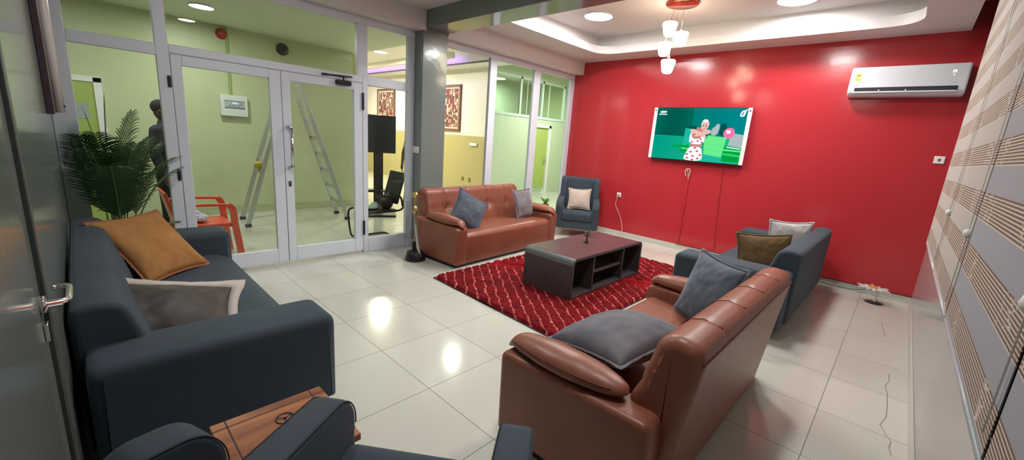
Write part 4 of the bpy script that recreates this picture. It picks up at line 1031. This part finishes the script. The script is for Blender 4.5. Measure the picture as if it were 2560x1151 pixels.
# little plant in the hall
t = thing('small_plant', 'small leafy plant behind the leather sofa beyond the glass', 'plant', (-1.10, .85, 0))
bm = NB(); lathe(bm, [(0, 0), (.07, 0), (.09, .14), (.085, .14), (0, .12)], 20); obj('pot', bm, pmat('terracotta', (.35, .12, .06), .6), t)
bm = NB()
for k in range(9):
    a = k * 2.4; l = .20 + .06 * (k % 3); d = Vector((math.cos(a), math.sin(a), 0)); n_ = Vector((-d.y, d.x, 0)); p0 = Vector((0, 0, .12)); prev = None
    for m_ in range(6):
        u_ = m_ / 5; p = p0 + d * (l * u_ * .7) + Vector((0, 0, l * 1.1 * (u_ - .45 * u_ * u_))); wi = .032 * math.sin(PI * (u_ * .9 + .06))
        L2 = [bm.verts.new(p - n_ * wi), bm.verts.new(p + n_ * wi)]
        if prev: bm.faces.new((prev[0], prev[1], L2[1], L2[0]))
        prev = L2
obj('leaves', bm, pmat('bright leaf', (.12, .30, .05), .4), t)

# ================================================================== CORRIDOR THINGS
M_lad = pmat('ladder aluminium', (.55, .58, .56), .35, .7)
t = thing('step_ladder', 'tall aluminium A-frame ladder open in the green corridor', 'ladder', (-2.32, -4.32, 0))
apx = 2.42
feet = [(-.23, .80), (.34, .74), (-.35, -.68), (.25, -.75)]
for i, (x_, y_) in enumerate(feet):
    tx_ = (-.15, .15, -.15, .15)[i]; ty = .03 if y_ > 0 else -.03
    a = Vector((x_, y_, .03)); b_ = Vector((tx_, ty, apx)); dd_ = (b_ - a)
    M_ = Matrix.Translation(a) @ dd_.to_track_quat('Z', 'Y').to_matrix().to_4x4()
    bm = NB(); box(bm, -.012, .012, -.032, .032, 0, dd_.length, .003, 1, M=M_); obj('rail', bm, M_lad, t)
    bm = NB(); box(bm, x_ - .028, x_ + .028, y_ - .04, y_ + .04, 0, .05, .008, 2); obj('rubber_foot', bm, M_rubber, t)
for side in (0, 1):
    A0, A1 = Vector((*feet[side * 2], .03)), Vector((*feet[side * 2 + 1], .03)); s_ = .03 if side == 0 else -.03
    B0, B1 = Vector((-.15, s_, apx)), Vector((.15, s_, apx))
    for k in range(1, 9 if side == 0 else 3):
        f = k * .112 if side == 0 else k * .4; p, q = A0.lerp(B0, f), A1.lerp(B1, f)
        bm = NB(); dd_ = q - p; M_ = Matrix.Translation(p) @ dd_.to_track_quat('Z', 'Y').to_matrix().to_4x4(); box(bm, -.012, .012, -.035, .035, 0, dd_.length, .003, 1, M=M_); obj('rung', bm, M_lad, t)
bm = NB(); box(bm, -.18, .18, -.07, .07, apx, apx + .03, .006, 2); obj('top_cap', bm, M_lad, t)
bm = NB(); P = blobs('yellow_cloth', [('e', (-2.16, -4.85, .93), (.06, .07, .06)), ('e', (-2.14, -4.88, .95), (.05, .05, .04)), ('e', (-2.16, -4.84, .86), (.035, .04, .06))], pmat('yellow green cloth', (.45, .42, .05), .8), .012); bm.free()
tag(P, 'crumpled yellow green cloth hung on the ladder', 'cloth')
# alarm panel, conduit, sounder, bell
t = thing('fire_alarm_unit', 'white fire alarm control panel on the green corridor wall', 'control panel', (XC, -4.89, 1.63))
bm = NB(); box(bm, 0, .09, -.19, .19, 0, .33, .006, 2); obj('case', bm, pmat('panel grey white', (.66, .70, .70), .35), t)
bm = NB(); box(bm, .088, .094, -.135, .145, .125, .245, .003, 1); fp = obj('keypad', bm, pmat('panel inset', (.42, .46, .47), .4), t)
bm = NB(); box(bm, .092, .097, -.135, .145, .125, .14); box(bm, .092, .097, -.135, .145, .235, .243); obj('keypad_trim', bm, pmat('panel dark trim', (.12, .13, .15), .4), fp)
bm = NB(); box(bm, .0945, .0965, -.03, .05, .195, .22); obj('display', bm, emat('blue lcd', (.25, .35, 1), 2.2), fp)
bm = NB()
for k in range(5): lathe(bm, [(.008, 0), (.008, .004), (0, .005)], 10, M=Matrix.Translation((.094, -.07 + k * .033, .165)) @ Matrix.Rotation(PI / 2, 4, 'Y'))
for dy, dz in ((.0, .018), (0, -.018), (.018, 0), (-.018, 0)): lathe(bm, [(.007, 0), (.007, .004), (0, .005)], 4, M=Matrix.Translation((.094, .095 + dy, .19 + dz)) @ Matrix.Rotation(PI / 2, 4, 'Y'))
obj('button', bm, pmat('dark key', (.08, .09, .1), .4), fp)
bm = NB(); box(bm, XC, XC + .025, -4.935, -4.895, 1.97, 3.0, .003, 1); tag(obj('conduit', bm, pmat('painted trunking', (.30, .40, .16), .4)), 'painted cable trunking rising from the alarm panel', 'conduit')
def puck(name, label, cat, y, z, r, m, col2=None):
    t = thing(name, label, cat, (XC, y, z)); bm = NB()
    lathe(bm, [(r, 0), (r, .03), (r * .85, .055), (r * .5, .075), (0, .08)], 24, M=Matrix.Rotation(PI / 2, 4, 'Y')); obj('body', bm, m, t)
    bm = NB(); lathe(bm, [(r * 1.06, 0), (r * 1.06, .012), (0, .012)], 24, M=Matrix.Rotation(PI / 2, 4, 'Y')); obj('base_ring', bm, col2 or m, t)
puck('fire_sounder', 'red round fire sounder high on the green corridor wall', 'alarm sounder', -4.98, 2.88, .075, pmat('signal red', (.35, .015, .02), .35))
puck('alarm_bell', 'dark round bell high on the green corridor wall', 'bell', -4.10, 2.82, .095, pmat('dark bell', (.05, .03, .03), .35))
# orange plastic chair
t = thing('plastic_chair', 'orange red plastic armchair in the corridor behind the glass door', 'chair', (-.66, -5.86, 0), 0)
Mo = pmat('orange red plastic', (.72, .075, .03), .35)
bm = NB(); prof = roundpoly([(-.22, .42), (-.22, .445), (.24, .44), (.27, .415), (.25, .395)], .012, 3); soft(bm, [(p.x, p.y) for p in prof], -.23, .23, .006, 'x', 4); obj('seat', bm, Mo, t)
bm = NB(); prof = roundpoly([(-.21, .43), (-.30, .80), (-.325, .80), (-.245, .43)], .01, 3); soft(bm, prof, -.22, .22, .01, 'x', 4); obj('backrest', bm, Mo, t)
for s in (-1, 1):
    bm = NB(); pts = spline([(s * .25, -.27, .66), (s * .27, -.1, .665), (s * .27, .12, .66), (s * .27, .22, .645), (s * .27, .255, .58), (s * .26, .265, .45), (s * .27, .29, .2), (s * .28, .31, .0)], 6)
    rings = []
    for i, p in enumerate(pts):
        tg = (pts[min(i + 1, len(pts) - 1)] - pts[max(i - 1, 0)]).normalized(); nn = Vector((1, 0, 0)).cross(tg).normalized(); wx = .028; wn = .012 if i < 18 else .03
        rings.append([bm.verts.new(p + Vector((a * wx, 0, 0)) + nn * b2 * wn) for a, b2 in ((-1, -1), (1, -1), (1, 1), (-1, 1))])
    for A_, B_ in zip(rings, rings[1:]):
        for j in range(4): bm.faces.new((A_[j], A_[(j + 1) % 4], B_[(j + 1) % 4], B_[j]))
    bm.faces.new(rings[0][::-1]); bm.faces.new(rings[-1]); obj('arm', bm, Mo, t)
    bm = NB(); tube(bm, [(s * .24, -.22, .43), (s * .27, -.28, 0)], [.03, .022], 8); obj('leg', bm, Mo, t)
b = blobs('striped_bag', [('e', (-.60, -5.88, .49), (.11, .08, .05)), ('e', (-.62, -5.92, .53), (.08, .06, .05)), ('c', (-.64, -5.94, .54), (-.62, -5.97, .60), .03, .015)], pmat('bag', (.75, .72, .85), .4), .012)
mb = b.data.materials[0]; nt = mb.node_tree; wv = nt.nodes.new('ShaderNodeTexWave'); wv.inputs['Scale'].default_value = 9; wv.inputs['Distortion'].default_value = 3; cr = nt.nodes.new('ShaderNodeValToRGB'); cr.color_ramp.elements[0].color = (.2, .15, .5, 1); cr.color_ramp.elements[0].position = .25; cr.color_ramp.elements[1].position = .35; cr.color_ramp.elements[1].color = (.8, .78, .85, 1)
tc = nt.nodes.new('ShaderNodeTexCoord'); nt.links.new(tc.outputs['Object'], wv.inputs[0]); nt.links.new(wv.outputs['Fac'], cr.inputs[0]); nt.links.new(cr.outputs[0], nt.nodes['Principled BSDF'].inputs['Base Color'])
tag(b, 'white and violet striped plastic bag on the orange chair', 'bag')
# black mesh visitor chair
t = thing('mesh_chair', 'black mesh cantilever chair behind the narrow sidelight', 'chair', (-.52, -3.80, 0), 0)
prof = roundpoly([(-.26, .44), (-.25, .475), (.20, .47), (.22, .445)], .015, 4)
bm = NB(); soft(bm, prof, -.23, .23, .02, 'x', 4); obj('seat', bm, M_black, t)
prof = roundpoly([(.20, .54), (.235, .54), (.36, .99), (.33, 1.0)], .012, 4)
bm = NB(); soft(bm, prof, -.21, .21, .02, 'x', 6); obj('backrest', bm, pmat('black mesh', (.02, .022, .024), .7, bump=(300, .5, .003)), t)
for s in (-1, 1):
    bm = NB(); tube(bm, spline([(s * .24, .33, .80), (s * .25, .30, .62), (s * .25, .285, .50), (s * .25, .20, .455), (s * .25, -.10, .45), (s * .25, -.26, .44), (s * .25, -.31, .38), (s * .25, -.30, .2), (s * .25, -.27, .04), (s * .25, -.20, .018), (s * .25, .1, .018), (s * .25, .26, .018)], 6), .014, 8); obj('side_frame', bm, M_black, t)
    bm = NB(); tube(bm, spline([(s * .26, .27, .52), (s * .28, .22, .66), (s * .28, .10, .68), (s * .28, -.14, .675)], 6), .014, 8); obj('armrest', bm, M_black, t)
bm = NB(); tube(bm, [(-.25, .26, .018), (.25, .26, .018)], .014, 8); obj('floor_bar', bm, M_black, t)
b = blobs('paper_bag', [('e', (-.44, -3.93, .50), (.09, .11, .03)), ('e', (-.47, -3.86, .52), (.06, .06, .05))], pmat('pale bag', (.5, .6, .58), .5), .012)
tag(b, 'small white and green crumpled packet on the black mesh chair', 'packet')
b = blobs('black_bag', [('e', (-.42, -3.70, .56), (.12, .09, .10)), ('e', (-.42, -3.66, .62), (.08, .05, .10))], pmat('bag black', (.02, .02, .025), .5), .014)
tag(b, 'black bag leaning on the back of the mesh chair', 'bag')
# display on stand
t = thing('display_stand', 'large dark display on a tall floor stand behind the sidelight', 'display', (-2.12, -2.95, 0), math.radians(62))
bm = NB(); box(bm, -.34, .34, -.03, .03, 1.17, 1.84, .006, 2); obj('screen', bm, pmat('screen glass', (.012, .014, .018), .12), t)
bm = NB(); box(bm, -.05, .12, .03, .09, .1, 1.5, .004, 1); obj('pole', bm, pmat('stand dark', (.03, .018, .016), .4), t)
bm = NB(); box(bm, -.35, .35, -.22, .28, .0, .04, .006, 2); box(bm, -.28, .28, -.12, .2, .45, .48, .004, 1); obj('stand_base', bm, M_black, t)
# art on the reception wall
def art(label, x0, x1, z0, z1, seed, n=(13, 17)):
    t = thing('framed_picture', label, 'picture', ((x0 + x1) / 2, YA, z0), 0, 'framed pictures on the reception wall'); W_ = (x1 - x0) / 2; H_ = z1 - z0; rnd = random.Random(seed)
    bm = NB()
    for a, b_, c, d in ((-W_, W_, 0, .07), (-W_, W_, H_ - .07, H_), (-W_, -W_ + .07, .07, H_ - .07), (W_ - .07, W_, .07, H_ - .07)): box(bm, a, b_, -.05, 0, c, d, .008, 2)
    obj('frame', bm, pmat('brown carved frame', (.15, .08, .05), .4, bump=(40, .5, .01)), t)
    bm = NB(); box(bm, -W_ + .07, W_ - .07, -.03, -.005, .07, H_ - .07); obj('mount', bm, pmat('cream mount', (.68, .60, .52), .6), t)
    bm = NB(); pal = [(.22, .06, .06), (.58, .46, .40), (.14, .05, .045), (.40, .24, .18), (.68, .60, .54), (.09, .05, .045)]
    ms = [pmat('art %d' % k, c, .6) for k, c in enumerate(pal)]
    cw = (2 * W_ - .24) / n[0]; ch = (H_ - .24) / n[1]
    box(bm, -W_ + .11, W_ - .11, -.034, -.03, .11, H_ - .11, mi=2)
    for i in range(n[0]):
        z = .12
        while z < H_ - .13:
            h = ch * rnd.uniform(.5, 2.0); h = min(h, H_ - .12 - z)
            x = -W_ + .12 + i * cw + rnd.uniform(0, cw * .3); ww = cw * rnd.uniform(.45, .85)
            box(bm, x, x + ww, -.036 - rnd.random() * .002, -.033, z, z + h * .93, mi=rnd.randrange(6)); z += h
    obj('artwork', bm, ms, t)
art('framed abstract brown and red picture right of the pillar', -5.75, -4.42, 1.69, 2.97, 3)
art('framed abstract brown picture above the display stand', -9.1, -7.93, 1.71, 2.96, 5)
bm = NB(); box(bm, -3.95, -3.66, YA - .04, YA, 1.325, 1.40, .006, 2); tag(obj('intercom', bm, M_white), 'small white box on the olive reception dado', 'intercom')
for k, x in enumerate((-4.22, -3.92)):
    bm = NB(); box(bm, x - .05, x + .05, YA - .012, YA, .31, .43, .004, 1); t_ = obj('floor_socket', bm, pmat('dull brass plate', (.18, .14, .06), .4)); tag(t_, ['left brass socket low on the olive dado', 'right brass socket low on the olive dado'][k], 'socket', 'brass sockets on the dado')
bm = NB(); lathe(bm, [(0, 0), (.10, -.005), (.13, -.03), (.07, -.05), (0, -.055)], 24, (-2.55, -2.2, 3.55)); tag(obj('smoke_detector', bm, M_white), 'small round smoke detector on the reception ceiling', 'detector')

# ================================================================== PEOPLE
SK = pmat('dark skin', (.09, .04, .025), .5)
def person(label, loc, rz, jacket, trousers, hairc, armpose, name='person', hand_detail=False, sleeve=1.0):
    t = thing(name, label, 'person', loc, rz)
    # local: facing -Y
    sh = 1.43; hip = .92
    body = [('e', (0, 0, 1.62), (.078, .095, .115)), ('c', (0, .01, 1.45), (0, .0, 1.56), .055, .05), ('e', (0, -.085, 1.585), (.035, .03, .04)), ('e', (0, -.10, 1.61), (.012, .014, .02)),
            ('e', (.078, 0, 1.61), (.012, .02, .032)), ('e', (-.078, 0, 1.61), (.012, .02, .032)),
            ('e', (0, 0, 1.28), (.165, .105, .19)), ('e', (0, 0, 1.02), (.15, .105, .16)), ('c', (-.15, 0, sh - .03), (.15, 0, sh - .03), .06, .06)]
    for s in (-1, 1):
        body += [('c', (s * .09, 0, .93), (s * .10, -.01, .50), .082, .055), ('c', (s * .10, -.01, .50), (s * .105, .015, .09), .056, .036), ('c', (s * .105, .01, .045), (s * .115, -.15, .035), .04, .032)]
        e, h = armpose[0 if s < 0 else 1]
        e, h = Vector(e), Vector(h)
        body += [('c', (s * .195, 0, sh - .04), e, .050, .040), ('c', e, h, .040, .026)]
        d = (h - e).normalized(); palm = h + d * .06; body += [('c', h, palm, .026, .034)]
        sd = Vector((0, -1, 0)); 
        for k in range(4):
            o_ = sd * (.026 - .0175 * k); l = (.062, .075, .07, .055)[k]; b0 = palm + o_ + d * .015; b1 = b0 + d * l * .55 + Vector((-s * .008, 0, 0)); b2 = b1 + d * l * .5 + Vector((-s * .022, 0, 0))
            body += [('c', b0, b1, .0095, .009), ('c', b1, b2, .009, .0075)]
        body += [('c', h + d * .025 + sd * .02, h + d * .055 + sd * .055, .0115, .010), ('c', h + d * .055 + sd * .055, h + d * .09 + sd * .062, .010, .008)]
    b = blobs('body', body, SK, .0075, t, 2)
    top = [('e', (0, 0, 1.27), (.188, .13, .215)), ('e', (0, .0, 1.03), (.175, .13, .16)), ('c', (-.15, 0, sh - .035), (.15, 0, sh - .035), .075, .075), ('c', (0, .01, 1.42), (0, .005, 1.49), .075, .06)]
    for s in (-1, 1):
        e, h = armpose[0 if s < 0 else 1]; e, h = Vector(e), Vector(h)
        top += [('c', (s * .195, 0, sh - .04), Vector((s * .195, 0, sh - .04)).lerp(e, min(1, sleeve * 1.6)), .068, .056)]
        if sleeve > .9: top += [('c', e, e.lerp(h, .93), .056, .044)]
    blobs('jacket', top, jacket, .013, t, 4)
    tr = [('e', (0, 0, .93), (.165, .125, .13))]
    for s in (-1, 1): tr += [('c', (s * .09, 0, .90), (s * .10, -.005, .50), .095, .075), ('c', (s * .10, -.005, .50), (s * .105, .01, .11), .075, .062)]
    blobs('trousers', tr, trousers, .013, t, 4)
    for s in (-1, 1): blobs('shoe', [('c', (s * .105, .03, .045), (s * .118, -.17, .04), .05, .042)], M_black, .01, t, 2)
    blobs('hair', [('e', (0, .018, 1.665), (.09, .10, .088))], hairc, .009, t, 2)
    for s in (-1, 1):
        bm = NB(); bmesh.ops.create_uvsphere(bm, u_segments=12, v_segments=8, radius=.013, matrix=Matrix.Translation((s * .031, -.083, 1.632))); obj('eye', bm, pmat('eye white', (.5, .48, .45), .3), t, True)
    return t
navyj = pmat('dark navy jacket', (.018, .022, .032), .8, bump=(120, .3, .003), var=(8, (.028, .034, .048)))
hairm = pmat('short black hair', (.012, .009, .008), .8, bump=(150, .8, .008))
person('person in a dark navy jacket standing with back turned behind the left window', (-1.45, -6.0, 0), math.radians(150), navyj, pmat('black trousers', (.012, .012, .014), .8), hairm,
       [((-.235, .02, 1.13), (-.23, -.05, .89)), ((.235, .02, 1.13), (.23, -.05, .89))])
person('person mostly hidden by the pillar with one bare arm hanging down in the reception', (-3.02, -1.52, 0), math.radians(75), pmat('pale shirt', (.45, .42, .42), .7), pmat('pale trousers', (.55, .5, .5), .7), hairm,
       [((-.27, .03, 1.12), (-.31, -.02, .86)), ((.27, .03, 1.12), (.30, -.02, .86))], sleeve=.25)
